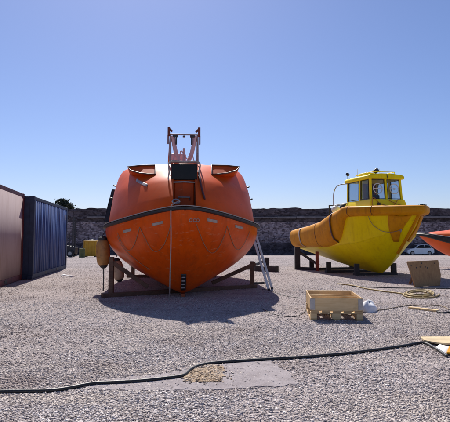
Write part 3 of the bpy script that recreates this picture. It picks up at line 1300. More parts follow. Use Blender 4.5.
def yb_keel(s):
    if s < RAKE:
        t = s / RAKE
        return 2.1 - (2.1 - .085) * (1 - (1 - t) ** 1.25)
    return .085 + .47 * ((s - RAKE) / (7 - RAKE)) ** 1.5


def yb_hull(s, u, side=1, off=0.):
    """u 0 keel .. .5 chine .. 1 under the collar"""
    zk = yb_keel(s)
    zg = yb_z(s) - .08
    f = min(1, s / RAKE)
    zc = max(lerp_tab(CHINE, s), zk + (zg - zk) * .3)
    b_ = yb_b(s)
    yc = b_ * (.88 * f ** .4 if s < RAKE else .88)
    yc = min(yc, b_ * .9)
    if u < .5:
        t = u / .5
        y, z = yc * t ** .94, zk + (zc - zk) * t ** 1.08
    else:
        t = (u - .5) / .5
        y, z = yc + (b_ - yc) * t ** .8, zc + (zg - zc) * t
    p = Vector((YB_L / 2 - s, side * y, z))
    if off:
        d = .012
        pa, pb = yb_hull(s + d, u, side), yb_hull(s, u + d if u < .97 else u - d, side)
        nrm = (pa - p).cross(pb - p)
        if nrm.length > 1e-9:
            nrm.normalize()
            if nrm.y * side < 0:
                nrm = -nrm
            p = p + nrm * off
    return p


rows_ = []
NU = 24
for s in s_samples(44, YB_L):
    s = max(s, .004)
    rows_.append([yb_hull(s, u / NU, 1) for u in range(NU, -1, -1)] + [yb_hull(s, u / NU, -1) for u in range(1, NU + 1)])
m = MB().rows(rows_)
n_ = len(rows_[0])
m.f.append(tuple((len(rows_) - 1) * n_ + k for k in range(n_)))
yhull = m.build('hull', M['yellow'], yb, sharp=24)
# chine rub rail
for sd in (1, -1):
    MB().tube([yb_hull(s, .5, sd, .004) for s in np.linspace(.5, 6.95, 40)], .014, 6).build('chine_rail', M['yellow'], yhull)
# deck
dk = MB()
dk.rows([[Vector((YB_L / 2 - s, y * yb_b(s) * .99, yb_z(s) - .12)) for y in (-1, -.5, 0, .5, 1)] for s in s_samples(24, YB_L)])
dk.build('deck', M['yellow_pale'], yb, solid=.03)
# collar
outl = [(s, -1) for s in s_samples(60, YB_L)[::-1]] + [(s, 1) for s in s_samples(60, YB_L)[1:]]
cyl = []
for i, (s, sd) in enumerate(outl):
    s = max(s, .0)
    def xy(k):
        k = min(max(k, 0), len(outl) - 1)
        return Vector((YB_L / 2 - outl[k][0], outl[k][1] * yb_b(outl[k][0])))
    t = (xy(i + 1) - xy(i - 1)).normalized()
    nv = Vector((t.y, -t.x))
    c = xy(i)
    if nv.dot(c - Vector((-1, 0))) < 0:
        nv = -nv
    zt_, hh = yb_z(s), lin_tab(COLH, s)
    bul = .13 + .10 * min(1, max(0, (s - 2.2) / 1.2))
    row = []
    for a in np.linspace(0, 1, 11):
        z = zt_ - hh * a
        # follow the hull side under the collar
        k = (max(0, 1 - abs(2 * a - 1) ** 3.2)) ** .5
        # local hull half-width at this height
        zk = yb_keel(s)
        tt = min(1, max(0, (z - zk) / max(zt_ - .08 - zk, .01)))
        inset = 0
        if s > 2.2:
            f = max(0, (zt_ - .3 - z)) * .16
            inset = f
        q = c + nv * (-.03 - inset + (bul + .03) * k)
        row.append(Vector((q.x, q.y, z + .02 * k)))
    q = c - nv * .08
    row.append(Vector((q.x, q.y, zt_ - hh * .8)))
    row.append(Vector((q.x, q.y, zt_ - .02)))
    cyl.append(row)
cm = MB().rows(cyl, closed=True)
k_ = len(cyl[0])
cm.f.append(tuple(range(k_)))
cm.f.append(tuple((len(cyl) - 1) * k_ + k for k in range(k_ - 1, -1, -1)))
collar = cm.build('fender_collar', M['amber'], yb, sharp=55)
# stern end-plugs
for sd in (1, -1):
    c = Vector((-YB_L / 2 - .02, sd * (yb_b(7) + .04), 1.30))
    MB().lathe([(.0, -.02), (.16, -.02), (.17, .08), (.12, .16), (.05, .17)], c, (-1, 0, 0), 16).build('end_plug', M['white'], collar)
    MB().lathe([(.0, .0), (.09, .0), (.09, .03), (.0, .04)], c + Vector((-.165, 0, 0)), (-1, 0, 0), 12).build('plug_boss', M['black'], collar)
    for s in (1.15, 2.2, 4.35):
        i = min(range(len(outl)), key=lambda k: abs(outl[k][0] - s) + (0 if outl[k][1] == sd else 9))
        row = [Vector((p.x, p.y * 1.004 + sd * .003, p.z)) for p in cyl[i][:11]]
        row2 = [p + Vector((.018, 0, 0)) for p in row]
        MB().rows([row, row2]).build('seam', M['rail_brown'], collar, solid=.004)
    # straps round the sponson
    for s in (5.9, 3.05):
        i = min(range(len(outl)), key=lambda k: abs(outl[k][0] - s) + (0 if outl[k][1] == sd else 9))
        row = [Vector((p.x, p.y * 1.012 + sd * .006, p.z)) for p in cyl[i][:11]]
        row2 = [p + Vector((.09, 0, 0)) for p in row]
        MB().rows([row, row2]).build('strap', M['rail_brown'] if s < 4 else M['tape'], collar, solid=.008)
# bow pads
def yb_su(px, py, side=-1):
    s, u = search(yb_hull, YB_MAT, px, py, side, (.05, 3.2))
    return s, u, side


cs = [yb_su(*p) for p in ((388.5, 213), (413, 213), (399, 241), (393.5, 241))]
MB_ = hull_quad(yb_hull, cs, .02, 8)
MB_.build('bow_pad', M['amber'], collar, solid=.04)
cs2 = [(s, u, 1) for s, u, _ in cs]
hull_quad(yb_hull, cs2, .02, 8).build('bow_pad', M['amber'], collar, solid=.04)
# stem fender strip
sf = MB()
sf.tube([Vector((YB_L / 2 - s + .015, 0, yb_keel(s))) for s in np.linspace(.0, 1.25, 14)], .05, 8)
sf.build('stem_strip', M['amber'], yhull)
# shackle and hanging bow rope
s, u, _ = yb_su(401, 229)
c = yb_hull(s, u, -1, .07)
MB().tube([c + Vector((.03 * math.cos(k * .524), 0, .05 * math.sin(k * .524))) for k in range(12)], .013, 6, True).build('mooring_eye', M['steel'], yhull)
rp2 = []
for p in ((369, 216), (371, 221), (375, 226), (383, 231), (393, 231), (400, 229)):
    s, u, _ = yb_su(*p)
    rp2.append(yb_hull(s, u, -1, .03 if p[0] < 388 else .06))
MB().tube(spline(rp2, 6), .009, 6).build('hanging_rope', M['rope'], yhull)

# wheelhouse
wh = MB()
XF, XR, WF = YB_L / 2 - 1.82, YB_L / 2 - 3.40, .62
ZS, ZH, ZR = 2.58, 3.27, 3.44
wh.prism([(-WF - .10, 1.9), (WF + .10, 1.9), (WF + .07, 2.44), (WF, ZS), (-WF, ZS), (-WF - .07, 2.44)], 0, XR, XF + .12)
wheelhouse = wh.build('wheelhouse', M['yellow_pale'], yb, bevel=.025)
tpx = .06                      # front rakes aft slightly
def pillar(x, y, x2, w, h):
    MB().bar((x, y, ZS - .02), (x2, y * .97, ZH + .02), w, h, up=(1, 0, 0)).build('window_pillar', M['yellow'], wheelhouse, bevel=.01)


for y in (-WF + .04, 0, WF - .04):
    pillar(XF, y, XF - tpx, .075, .07)
for y in (-WF + .035, WF - .035):
    for x in (XF - .68, XR + .04):
        pillar(x, y, x, .07, .09)
pillar(XR + .04, 0, XR + .04, .06, .07)
rf = MB()
rf.prism([(-WF - .05, ZH), (WF + .05, ZH), (WF + .06, ZH + .10), (WF - .02, ZR - .02), (.2, ZR + .015), (-.2, ZR + .015), (-WF + .02, ZR - .02), (-WF - .06, ZH + .10)], 0, XR - .06, XF + .06)
roof = rf.build('roof', M['yellow'], wheelhouse, bevel=.025)


def pane(x0, y0, x1, y1, z0=ZS, z1=ZH, gm='glass'):
    a, b_ = Vector((x0, y0, z0)), Vector((x1, y1, z0))
    c, d = Vector((x1 - (tpx if x1 > XF - .1 else 0), y1 * .97, z1)), Vector((x0 - (tpx if x0 > XF - .1 else 0), y0 * .97, z1))
    nv = (b_ - a).cross(d - a).normalized() * .003
    Q = [a, b_, c, d]
    mm = MB()
    mm.add([p - nv for p in Q] + [p + nv for p in Q], [(3, 2, 1, 0), (4, 5, 6, 7), (0, 1, 5, 4), (1, 2, 6, 5), (2, 3, 7, 6), (3, 0, 4, 7)])
    return mm.build('window', M[gm], wheelhouse)


pf1 = pane(XF, -WF + .06, XF, -.02)
pf2 = pane(XF, .02, XF, WF - .06)
for sd in (1, -1):
    pane(XF - .06, sd * (WF - .03), XF - .64, sd * (WF - .03), gm='glass_tint')
    pane(XF - .72, sd * (WF - .03), XR + .09, sd * (WF - .03), gm='glass_tint')
pane(XR + .04, -WF + .06, XR + .04, -.02)
MB().box((XR + .05, WF / 2 - .02, (ZS + ZH) / 2 - .3), (.035, WF - .10, ZH - ZS + .6)).build('door', M['orange_dark'], wheelhouse, bevel=.01)
MB().box((XR + .075, WF / 2 - .02, ZH - .25), (.02, .30, .36)).build('notice_board', M['black'], wheelhouse)
for y in (-.31, .31):
    y0_, y1_ = y - .25, y + .25
    MB().tube([(XF + .01, y0_, ZS + .03), (XF + .01, y1_, ZS + .03), (XF + .01 - tpx, y1_ * .975, ZH - .02), (XF + .01 - tpx, y0_ * .975, ZH - .02)], .014, 6, True).build('window_seal', M['black'], wheelhouse)
for sd in (1, -1):
    MB().tube([(XF - .1, sd * (WF - .012), ZS + .03), (XF - .62, sd * (WF - .012), ZS + .03), (XF - .62, sd * (WF - .03), ZH - .02), (XF - .12, sd * (WF - .03), ZH - .02)], .014, 6, True).build('window_seal', M['black'], wheelhouse)
    MB().tube([(XF - .75, sd * (WF - .012), ZS + .03), (XR + .1, sd * (WF - .012), ZS + .03), (XR + .1, sd * (WF - .03), ZH - .02), (XF - .75, sd * (WF - .03), ZH - .02)], .014, 6, True).build('window_seal', M['black'], wheelhouse)
for y in (-.31, .33):
    cv = MB()
    cc = Vector((XF - .015, y * .985, (ZS + ZH) / 2 + .02))
    R_ = .17
    cv.tube([cc + Vector((-math.sin(k * math.pi / 12) * R_ * tpx / .69, math.cos(k * math.pi / 12) * R_, math.sin(k * math.pi / 12) * R_)) for k in range(24)], .016, 6, True)
    cv.tube([cc + Vector((.005, -R_, 0)), cc + Vector((.005, R_, 0))], .013, 6)
    cv.lathe([(0, -.02), (.03, -.02), (.03, .02), (0, .03)], cc, (1, 0, 0), 10)
    cv.build('clear_view_screen', M['white'], wheelhouse)
# inside
ins = MB()
ins.box((XF - .28, 0, 2.44), (.4, 1.05, .30))
ins.build('console', M['black'], wheelhouse, bevel=.02)
st = MB()
st.box((XR + .60, .26, 2.30), (.36, .36, .12)).box((XR + .44, .26, 2.58), (.08, .36, .50))
st.build('helm_seat', M['black'], wheelhouse, bevel=.03)
# front vent, grab rails, roof gear
MB().box((XF + .135, -.37, 2.36), (.03, .11, .2)).build('vent', M['black'], wheelhouse, bevel=.01)
hr = MB()
hr.tube(spline([(XF + .13, -.62, 2.28), (XF + .17, -.60, 2.62), (XF + .14, -.3, 2.42), (XF + .2, .1, 2.36), (XF + .15, .35, 2.58)], 6), .011, 6)
hr.build('rope_lashing', M['rope_orange'], wheelhouse)
hr = MB()
hr.tube(spline([(XF + .13, .0, 2.55), (XF + .22, .25, 2.42), (XF + .2, .6, 2.34)], 6), .011, 6)
hr.build('rope_lashing', M['rope_orange'], wheelhouse)
rg = MB()
for x, y in ((XF - .1, -.4), (XF - .1, .4), (XR + .3, .4), (XR + .3, -.4)):
    rg.tube([(x, y, ZR - .03), (x, y, ZR + .09)], .012, 6)
rg.tube([(XF - .1, -.4, ZR + .09), (XF - .1, .4, ZR + .09), (XR + .3, .4, ZR + .09), (XR + .3, -.4, ZR + .09)], .013, 6, True)
rg.build('roof_rail', M['yellow_pale'], roof)
sl = MB()
sl.lathe([(.05, -.08), (.075, -.06), (.08, .06), (.07, .08)], (XF - .25, -.22, ZR + .13), Vector((.7, .3, .35)), 14)
sl.tube([(XF - .25, -.22, ZR - .02), (XF - .25, -.22, ZR + .09)], .02, 6)
sl.build('searchlight', M['black'], roof)
sl = MB()
sl.lathe([(.04, -.05), (.055, -.03), (.06, .05), (.05, .06)], (XR - .0, -.56, ZR + .16), Vector((.4, -.6, .2)), 14)
sl.tube([(XR, -.56, ZR - .06), (XR, -.56, ZR + .12)], .016, 6)
sl.build('deck_lamp', M['black'], roof)
MB().box((XR + .75, -.25, ZR + .06), (.5, .35, .12)).build('liferaft_box', M['yellow_pale'], roof, bevel=.03)
MB().tube([(XR + .5, -.45, ZR), (XR + .5, -.45, ZR + .30)], [.008, .004], 5).build('aerial', M['white'], roof)
MB().tube([(XR + .4, .5, ZR - .03), (XR + .4, .5, ZR + .36)], [.008, .004], 5).build('aerial', M['white'], roof)
MB().tube([(XF + .07, .0, ZH + .16), (XF + .09, .02, ZH - .02), (XF + .02, .06, ZH - .2)], .01, 6).build('wiper', M['black'], wheelhouse)
# aft hand rails
for sd in (-1, 1):
    ah = MB()
    y = sd * (WF + .25)
    ah.tube(spline([(XR + .1, sd * WF, 3.25), (XR - .25, y * .95, 3.22), (XR - .5, y, 3.0), (XR - .55, y, 2.6), (XR - .55, y, 2.05)], 6), .017, 8)
    ah.tube([(XR + .15, sd * (WF + .02), 2.55), (XR - .55, y, 2.5)], .014, 8)
    ah.build('hand_rail', M['steel'], yb)
# gear on the after deck
eg = MB()
eg.box((XR - .75, -.55, 2.12), (.35, .3, .5)).tube([(XR - .95, -.85, 1.75), (XR - .95, -.85, 2.52), (XR - .95, -.2, 2.52), (XR - .95, -.2, 1.75)], .03, 8)
eg.build('towing_post', M['black'], yb, bevel=.02)
MB().ball((XR - .42, -.85, 2.33), .16, 12).build('white_buoy', M['white'], yb)
MB().ball((XR - .62, -.35, 2.42), .22, 12, (1, 1, .9)).build('dark_winch', M['rubber'], yb)

# supports for the yellow boat
pS = on_ground(297.5, 269.5)
cy = thing('boat_stand', 'dark timber stand with one red post under the yellow workboat', 'boat stand', (yb_loc.x, yb_loc.y, 0))
o1 = cy.location.copy()
pR = on_ground(317.3, 271)
MB().box(loc((pS.x, pS.y, .46), o1), (.21, .22, .92)).build('post', M['timber_dark'], cy, bevel=.01)
MB().box(loc((pR.x, pR.y, .38), o1), (.11, .13, .76)).build('red_post', M['timber_red'], cy, bevel=.01)
MB().bar(loc((pS.x + .06, pS.y, .72), o1), loc((pR.x + .1, pR.y + .2, .22), o1), .07, .08).build('brace', M['timber_dark'], cy)
MB().bar(loc((pS.x, pS.y + .02, .055), o1), loc((pR.x + .1, pR.y + .25, .055), o1), .12, .11).build('base_beam', M['timber_dark'], cy)
for s_k, w_ in ((4.2, 1.1), (5.9, 1.0), (2.6, .8)):
    c = YB_MAT @ Vector((YB_L / 2 - s_k, 0, 0))
    sdv = Vector((YB_HEAD.y, -YB_HEAD.x, 0))
    MB().bar(loc(c - sdv * w_ + Vector((0, 0, .04)), o1), loc(c + sdv * w_ + Vector((0, 0, .04)), o1), .22, .08).build('keel_block', M['timber_dark'], cy)
    for sd in (-1, 1):
        q = c + sdv * sd * w_ * .9
        MB().box(loc((q.x, q.y, .08 + .16), o1), (.16, .16, .32)).build('bilge_block', M['timber_dark'], cy)

# ------------------------------------------------------------------ red boat at the right edge
RB_HEAD = Vector((-.93, .36, 0)).normalized()
tip = at(418, 233.5, 22.5)
RB_L = 5.2
rb_loc = Vector((tip.x, tip.y, 0)) - RB_HEAD * RB_L / 2
rb_loc.z = 0
rb = thing('rescue_boat', 'small red boat with a broad black rubber band, cut by the right edge', 'boat', rb_loc, heading_rz(RB_HEAD))
RS = [(0, tip.z), (1.5, 1.30), (3, 1.1), (5.2, 1.02)]


def rb_b(s):
    return 1.0 * (1 - (1 - min(s / 2.6, 1)) ** 2) ** .7


def rb_k(s):
    return .42 + (tip.z - .5) * max(0, 1 - s / 1.6) ** 1.6


rows_ = []
for s in s_samples(26, RB_L):
    s = max(s, .004)
    row = []
    for sd in (1, -1):
        rr_ = []
        for k in range(13):
            u = k / 12
            zg, zk = lerp_tab(RS, s), rb_k(s)
            rr_.append(Vector((RB_L / 2 - s, sd * rb_b(s) * math.sin(math.pi / 2 * u) ** .8, zk + (zg - zk) * u)))
        row += rr_[::-1] if sd == 1 else rr_[1:]
    rows_.append(row)
m = MB().rows(rows_)
n_ = len(rows_[0])
m.f.append(tuple((len(rows_) - 1) * n_ + k for k in range(n_)))
rh = m.build('hull', M['red'], rb, sharp=45)
ol = [(s, -rb_b(s)) for s in s_samples(30, RB_L)[::-1]] + [(s, rb_b(s)) for s in s_samples(30, RB_L)[1:]]
bd = []
for s, y in ol:
    z = lerp_tab(RS, s)
    sgn = 1 if y > 0 else (-1 if y < 0 else 0)
    hh = .10 + .24 * min(1, s / 2)
    ex = .06
    fx = .06 * max(0, 1 - s / .6)
    bd.append([Vector((RB_L / 2 - s + fx, y + sgn * .01, z - hh)), Vector((RB_L / 2 - s + fx * 1.6, y + sgn * ex, z - hh + .03)), Vector((RB_L / 2 - s + fx * 1.6, y + sgn * ex, z - .02)), Vector((RB_L / 2 - s + fx, y, z + .02))])
mm = MB().rows(bd, closed=True)
mm.build('rubber_band', M['rubber'], rb)
tr = MB()
tr.tube([Vector((RB_L / 2 - s + .02, y, lerp_tab(RS, s) + .03)) for s, y in ol], .018, 6)
tr.build('trim_strip', M['trim'], rb)
# deck hump / canopy
rws = []
for s in np.linspace(.25, RB_L - .1, 20):
    z = lerp_tab(RS, s)
    hgt = .02 + .50 * min(1, (s - .25) / 1.7) ** .8
    rws.append([Vector((RB_L / 2 - s, rb_b(s) * .95 * math.cos(a), z - .02 + hgt * math.sin(a) ** .8)) for a in np.linspace(0, math.pi, 15)])
mm = MB().rows(rws)
mm.f.append(tuple(range(15)))
mm.f.append(tuple(19 * 15 + k for k in range(14, -1, -1)))
mm.build('foredeck', M['red'], rb, sharp=50)
rs_ = thing('trestle', 'thin dark steel trestle holding up the red boat', 'trestle', rb_loc + RB_HEAD * .9)
o2 = rs_.location.copy()
sv = Vector((-RB_HEAD.y, RB_HEAD.x, 0))
for fx_ in (.35, -1.6):
    for sg in (-1, 1):
        MB().tube([RB_HEAD * fx_ + sv * sg * .42 + Vector((0, 0, .0)), RB_HEAD * (fx_) + sv * sg * .30 + Vector((0, 0, .74))], .028, 8).build('leg', M['rail_brown'], rs_)
    MB().tube([RB_HEAD * fx_ + sv * .40 + Vector((0, 0, .36)), RB_HEAD * fx_ - sv * .40 + Vector((0, 0, .36))], .024, 8).build('crossbar', M['rail_brown'], rs_)

# ------------------------------------------------------------------ containers
def container(name, label, near, far, H, W, wall_m, frame_m, end_m, corrug, grp=None):
    """near/far: ground points of the visible long side"""
    near, far = Vector(near), Vector(far)
    d = (far - near)
    L = d.length
    d.normalize()
    t = thing(name, label, 'container', near, math.atan2(d.y, d.x), None)
    # local: x along, +y to the left (away from camera)
    sd = MB()
    z0, z1 = .16, H - .10
    n = max(int(L / .28), 8)
    def side_row(y_off, sgn):
        pts = []
        for k in range(n):
            x = .16 + (L - .32) * k / n
            w = (L - .32) / n
            dd = .036 if corrug else 0
            dk_ = dd * random.uniform(.45, 1.25) if dd else 0
            sh = random.uniform(-.05, .05)
            for a, e in ((0, 0), (.24 + sh, 0), (.36 + sh, 1), (.64 + sh, 1), (.76 + sh, 0)):
                pts.append((x + a * w, y_off + sgn * dk_ * e))
        pts.append((L - .16, y_off))
        return pts
    for y_, sg in ((.02, 1), (W - .02, -1)):
        r = side_row(y_, sg)
        sdm = MB().rows([[Vector((a, b_, z0)) for a, b_ in r], [Vector((a, b_, z1)) for a, b_ in r]])
        sdm.build('side_wall', wall_m, t, sharp=20, solid=.003)
    for x_ in (.03, L - .03):
        MB().box((x_, W / 2, (z0 + z1) / 2), (.03, W - .2, z1 - z0)).build('end_wall', end_m, t)
    MB().box((L / 2, W / 2, H - .045), (L - .06, W - .06, .03)).build('roof', frame_m, t)
    fr = MB()
    for y_ in (.06, W - .06):
        fr.box((L / 2, y_, .085), (L - .3, .12, .15)).box((L / 2, y_, H - .055), (L - .3, .10, .10))
        for x_ in (.08, L - .08):
            fr.box((x_, y_, H / 2), (.15, .14, H - .24))
    for x_ in (.08, L - .08):
        fr.box((x_, W / 2, .085), (.12, W - .26, .15)).box((x_, W / 2, H - .055), (.12, W - .26, .10))
    fr.build('frame', frame_m, t, bevel=.008)
    for x_ in (.08, L - .08):
        for y_ in (.075, W - .075):
            for z_ in (.065, H - .06):
                MB().box((x_, y_, z_), (.18, .16, .12)).build('corner_casting', frame_m, t, bevel=.012)
    # fork pockets
    for x_ in (L / 2 - 1, L / 2 + 1):
        MB().box((x_, .0, .09), (.32, .012, .09)).build('fork_pocket', M['black'], t)
    return t, L


bn = on_ground(32, 279.5)
bf = on_ground(66.5, 268.2)
dirb = (bf - bn).normalized()
blue, BLn = container('cargo_container', 'blue corrugated shipping container standing behind the cream one', bn, bn + dirb * 6.06, 2.59, 2.44, M['blue'], M['navy'], M['navy'], True)
wf = on_ground(22, 279.5)
wn_dir = (on_ground(0, 287.5) - wf).normalized()
white, WLn = container('cargo_container', 'cream flat-sided container with dark red frame at the left edge', wf + wn_dir * 6.06, wf, 2.66, 2.44, M['white_box'], M['maroon'], M['white_box'], False)
# small placard on the blue container
MB().box((BLn - .55, -.006, 2.15), (.12, .012, .2)).build('placard', M['tape'], blue)
for x in (1.0, 2.6, 4.3):
    MB().tube([(x, .005, .2), (x, .005, 2.45)], .012, 6).build('lashing_bar', M['blue'], blue)

# ------------------------------------------------------------------ far wall
WY = 72.0


def wall_z(py):
    return at(225, py, WY).z


wall = thing('fortress_wall', 'long dark rubble stone wall with a pale ledge closing the yard', 'wall', (0, WY, gz(WY)))
wb = gz(WY)
X0, X1 = -62, 62


def rough_face(z0, z1, y0, nx, nz, amp, top_amp=0, name='', m=None, depth=1.2):
    X = np.linspace(X0, X1, nx)
    rws = []
    tops = np.zeros(nx)
    if top_amp:
        tops = np.convolve(RNG.normal(0, 1, nx + 8), np.ones(3) / 3, 'same')[4:-4] * top_amp
        tops += .5 * top_amp * np.sign(np.sin(X * .9) + .4)
    for k in range(nz + 1):
        f = k / nz
        rws.append([Vector((x + RNG.normal(0, .05), y0 - wy_(RNG, amp), (z0 + (z1 - z0) * f) - wb + tops[i] * f + (RNG.normal(0, .03) if 0 < k < nz else 0))) for i, x in enumerate(X)])
    rws.append([Vector((p.x, y0 + depth, p.z - .05)) for p in rws[-1]])
    rws.append([Vector((p.x, y0 + depth, z0 - wb)) for p in rws[0]])
    mm = MB().rows(rws, closed=False)
    return mm.build(name, m, wall, sharp=25)


def wy_(r, a):
    return abs(r.normal(0, a))


z_pl = wall_z(243)
z_led = wall_z(218.5)
z_led2 = wall_z(216.5)
z_top = wall_z(208.5)
rough_face(wb - .3, z_pl, -.35, 160, 4, .07, 0, 'plinth', M['rubble_dark'], 1.6)
rough_face(z_pl - .05, z_led - .55, -.05, 300, 12, .10, 0, 'masonry_face', M['rubble'], 1.3)
rough_face(z_led - .56, z_led - .02, .12, 160, 3, .05, 0, 'ledge_shade_course', M['rubble_dark'], 1.2)  # shade below the ledge, painted in as a darker set-back band
rough_face(z_led - .05, z_top, .02, 330, 5, .12, .07, 'parapet', M['rubble_dark'], 1.4)
x = X0
while x < X1:
    w = random.uniform(2.2, 6.0)
    if random.random() < .86:
        zj = random.uniform(-.03, .03)
        MB().box((x + w / 2, -.10, (z_led + z_led2) / 2 - wb + zj), (w - .06, .7, z_led2 - z_led + random.uniform(-.06, .02))).build('ledge_stone', M['ledge'], wall, bevel=.03)
    x += w

# trees behind the wall
def tree(px, py_top, Y, rw, rh, label, seed):
    rng = random.Random(seed)
    top = at(px, py_top, Y)
    base = Vector((top.x, Y, gz(Y)))
    t = thing('tree', label, 'tree', base, 0, 'trees behind the far wall')
    H = top.z - base.z
    tk = MB()
    tk.tube(spline([(0, 0, -.2), (.1, .05, H * .3), (-.05, 0, H * .6), (0, 0, H * .8)], 4), [.28 - .018 * i for i in range(13)], 8)
    for k in range(7):
        a = rng.uniform(0, 6.28)
        z = H * rng.uniform(.35, .65)
        tk.tube([(0, 0, z), (math.cos(a) * rw * .35, math.sin(a) * rw * .35, z + rh * .35), (math.cos(a) * rw * .7, math.sin(a) * rw * .7, z + rh * .6)], [.09, .06, .03], 6)
    tk.build('trunk', M['bark'], t)
    lf = MB()
    clumps = []
    for k in range(46):
        a, b_ = rng.uniform(0, 6.28), rng.uniform(-1, 1)
        q = rng.random() ** .4
        c = Vector((math.cos(a) * math.sqrt(1 - b_ * b_) * rw * q, math.sin(a) * math.sqrt(1 - b_ * b_) * rw * q, H - rh + b_ * rh * q * .92))
        clumps.append((c, rng.uniform(.28, .55) * min(rw, 2.5) * .6))
    for c, r in clumps:
        for j in range(170):
            p = c + Vector((rng.gauss(0, .5), rng.gauss(0, .5), rng.gauss(0, .42))) * r
            if p.z > H:
                continue
            n1 = Vector((rng.gauss(0, 1), rng.gauss(0, 1), rng.gauss(0, 1))).normalized()
            n2 = n1.orthogonal().normalized()
            n3 = n1.cross(n2)
            L = rng.uniform(.12, .26)
            lf.add([p - n2 * L, p + n3 * L * .5, p + n2 * L, p - n3 * L * .5], [(0, 1, 2, 3)])
    lf.build('crown', M['leaf'], t, fix=False)
    return t


tree(62.5, 199, 82, 2.2, 2.0, 'dark rounded tree showing above the wall right behind the blue container', 1)
tree(423.5, 204.5, 84, 1.3, 1.6, 'small dark tree showing above the wall just past the yellow bow', 2)

# ------------------------------------------------------------------ yellow tank, machine, car
b0 = on_ground(89.5, 257)
tk = thing('storage_tank', 'boxy mustard yellow metal tank standing against the far wall', 'tank', b0)
w_, h_ = 12.5 * b0.y / FPX, 16.5 * b0.y / FPX
MB().box((0, .5, h_ / 2 + .04), (w_, 1.0, h_ - .12)).build('body', M['bin'], tk, bevel=.04)
for k in (-.44, -.15, .15, .44):
    MB().box((k * w_, -.02, h_ / 2 + .02), (.06, .06, h_ - .26)).build('stiffening_rib', M['bin'], tk)
for z in (h_ - .09, .13):
    MB().box((0, -.02, z), (w_ + .06, .08, .08)).build('stiffening_rib', M['bin'], tk)
MB().lathe([(.18, 0), (.18, .1), (.14, .12)], (.1, .5, h_ - .03), n=14).build('filler_cap', M['black'], tk)
for sx in (-.4, .4):
    MB().box((sx * w_, .5, .03), (.16, .9, .1)).build('skid', M['black'], tk)
b1 = on_ground(82, 257.5)
dr = thing('oil_drum', 'small dull green drum beside the mustard yellow tank', 'drum', b1)
MB().lathe([(.0, 0), (.29, 0), (.3, .02), (.285, .04), (.285, .3), (.3, .32), (.285, .34), (.285, .6), (.3, .62), (.285, .64), (.285, .87), (.3, .89), (.0, .88)], (0, 0, 0), n=18).build('barrel', mat('dull_green_paint', (.09, .10, .03), .6), dr)
MB().lathe([(.0, 0), (.04, 0), (.04, .03), (0, .03)], (.15, -.1, .885), n=10).build('bung', M['black'], dr)

b2 = on_ground(67.5, 257)
fk = thing('forklift', 'dark forklift with a tall mast parked past the blue container', 'forklift', b2)
k = b2.y / FPX
MB().prism([(-1.3, .35), (.9, .35), (.95, 1.0), (.3, 1.15), (-.5, 1.2), (-1.25, 1.5), (-1.35, .9)], 1, -.55, .55).build('body', M['machine'], fk, bevel=.05)
ms = MB()
for y in (-.35, .35):
    ms.box((.62, y, 2.2), (.14, .12, 4.0))
for z in (.6, 2.2, 3.9):
    ms.box((.62, 0, z), (.10, .6, .12))
ms.build('mast', M['machine'], fk)
cg = MB()
for x in (-.9, .35):
    for y in (-.48, .48):
        cg.tube([(x, y, 1.1), (x * .9, y * .95, 2.25)], .035, 6)
cg.box((-.25, 0, 2.28), (1.3, 1.05, .07))
cg.build('cab_guard', M['machine'], fk)
for y in (-.25, .25):
    MB().box((1.25, y, .12), (1.15, .12, .05)).build('fork', M['steel'], fk)
for x, r in ((.45, .38), (-.95, .34)):
    for y in (-.6, .6):
        wl = MB().lathe([(.1, -.11), (r * .92, -.11), (r, -.07), (r, .07), (r * .92, .11), (.1, .11)], (x, y, r), (0, 1, 0), 20).build('wheel', M['rubber'], fk)
        MB().lathe([(.02, -.115), (r * .5, -.115), (r * .5, .115), (.02, .115)], (x, y, r), (0, 1, 0), 14).build('rim', M['steel'], wl)

# car
cb = on_ground(418, 255.25)
car = thing('parked_car', 'silver hatchback parked by the far wall under the red boat bow', 'car', (cb.x, cb.y, cb.z), math.pi + .12)
Lc, Wc = 3.9, 1.66
prof_side = [(-1.95, .35), (-1.97, .62), (-1.9, .86), (-1.72, 1.0), (-1.45, 1.36), (-1.1, 1.44), (-.2, 1.46), (.25, 1.40), (.85, .98), (1.55, .86), (1.9, .7), (1.97, .5), (1.93, .3), (1.55, .2), (-1.6, .2)]
cbm = MB()
rwsc = []
for y in np.linspace(-1, 1, 13):
    row = []
    for x, z in prof_side:
        up = max(0, (z - .85) / .6)
        wv_ = Wc / 2 * (1 - .2 * up)
        rnd = 1 - .05 * abs(y) ** 6
        row.append(Vector((x * rnd, y * wv_, z if abs(y) < .99 else z * (1 - .02))))
    rwsc.append(row)
cbm.rows(rwsc, closed=True)
cbm.f.append(tuple(range(len(prof_side))))
cbm.f.append(tuple(12 * len(prof_side) + k for k in range(len(prof_side) - 1, -1, -1)))
body = cbm.build('body', M['car'], car, sharp=35)
for sg in (1, -1):
    for poly in ([(-1.5, 1.0), (-1.3, 1.32), (-.62, 1.37), (-.62, .98)], [(-.54, .98), (-.54, 1.37), (-.1, 1.37), (.22, 1.30), (.68, .98)]):
        mm = MB()
        def sy(z):
            return sg * (Wc / 2 * (1 - .2 * max(0, (z - .85) / .6)) + .012)
        mm.add([(x, sy(z), z) for x, z in poly], [tuple(range(len(poly)))])
        mm.build('side_window', M['glass_dark'], car, solid=.012)
mm = MB()
mm.add([(.90, -.62, .99), (.90, .62, .99), (.31, .54, 1.385), (.31, -.54, 1.385)], [(0, 1, 2, 3)])
mm.build('windscreen', M['glass_dark'], car, solid=.012)
mm = MB()
mm.add([(-1.745, -.6, 1.01), (-1.745, .6, 1.01), (-1.5, .54, 1.34), (-1.5, -.54, 1.34)], [(0, 1, 2, 3)])
mm.build('rear_window', M['glass_dark'], car, solid=.012)
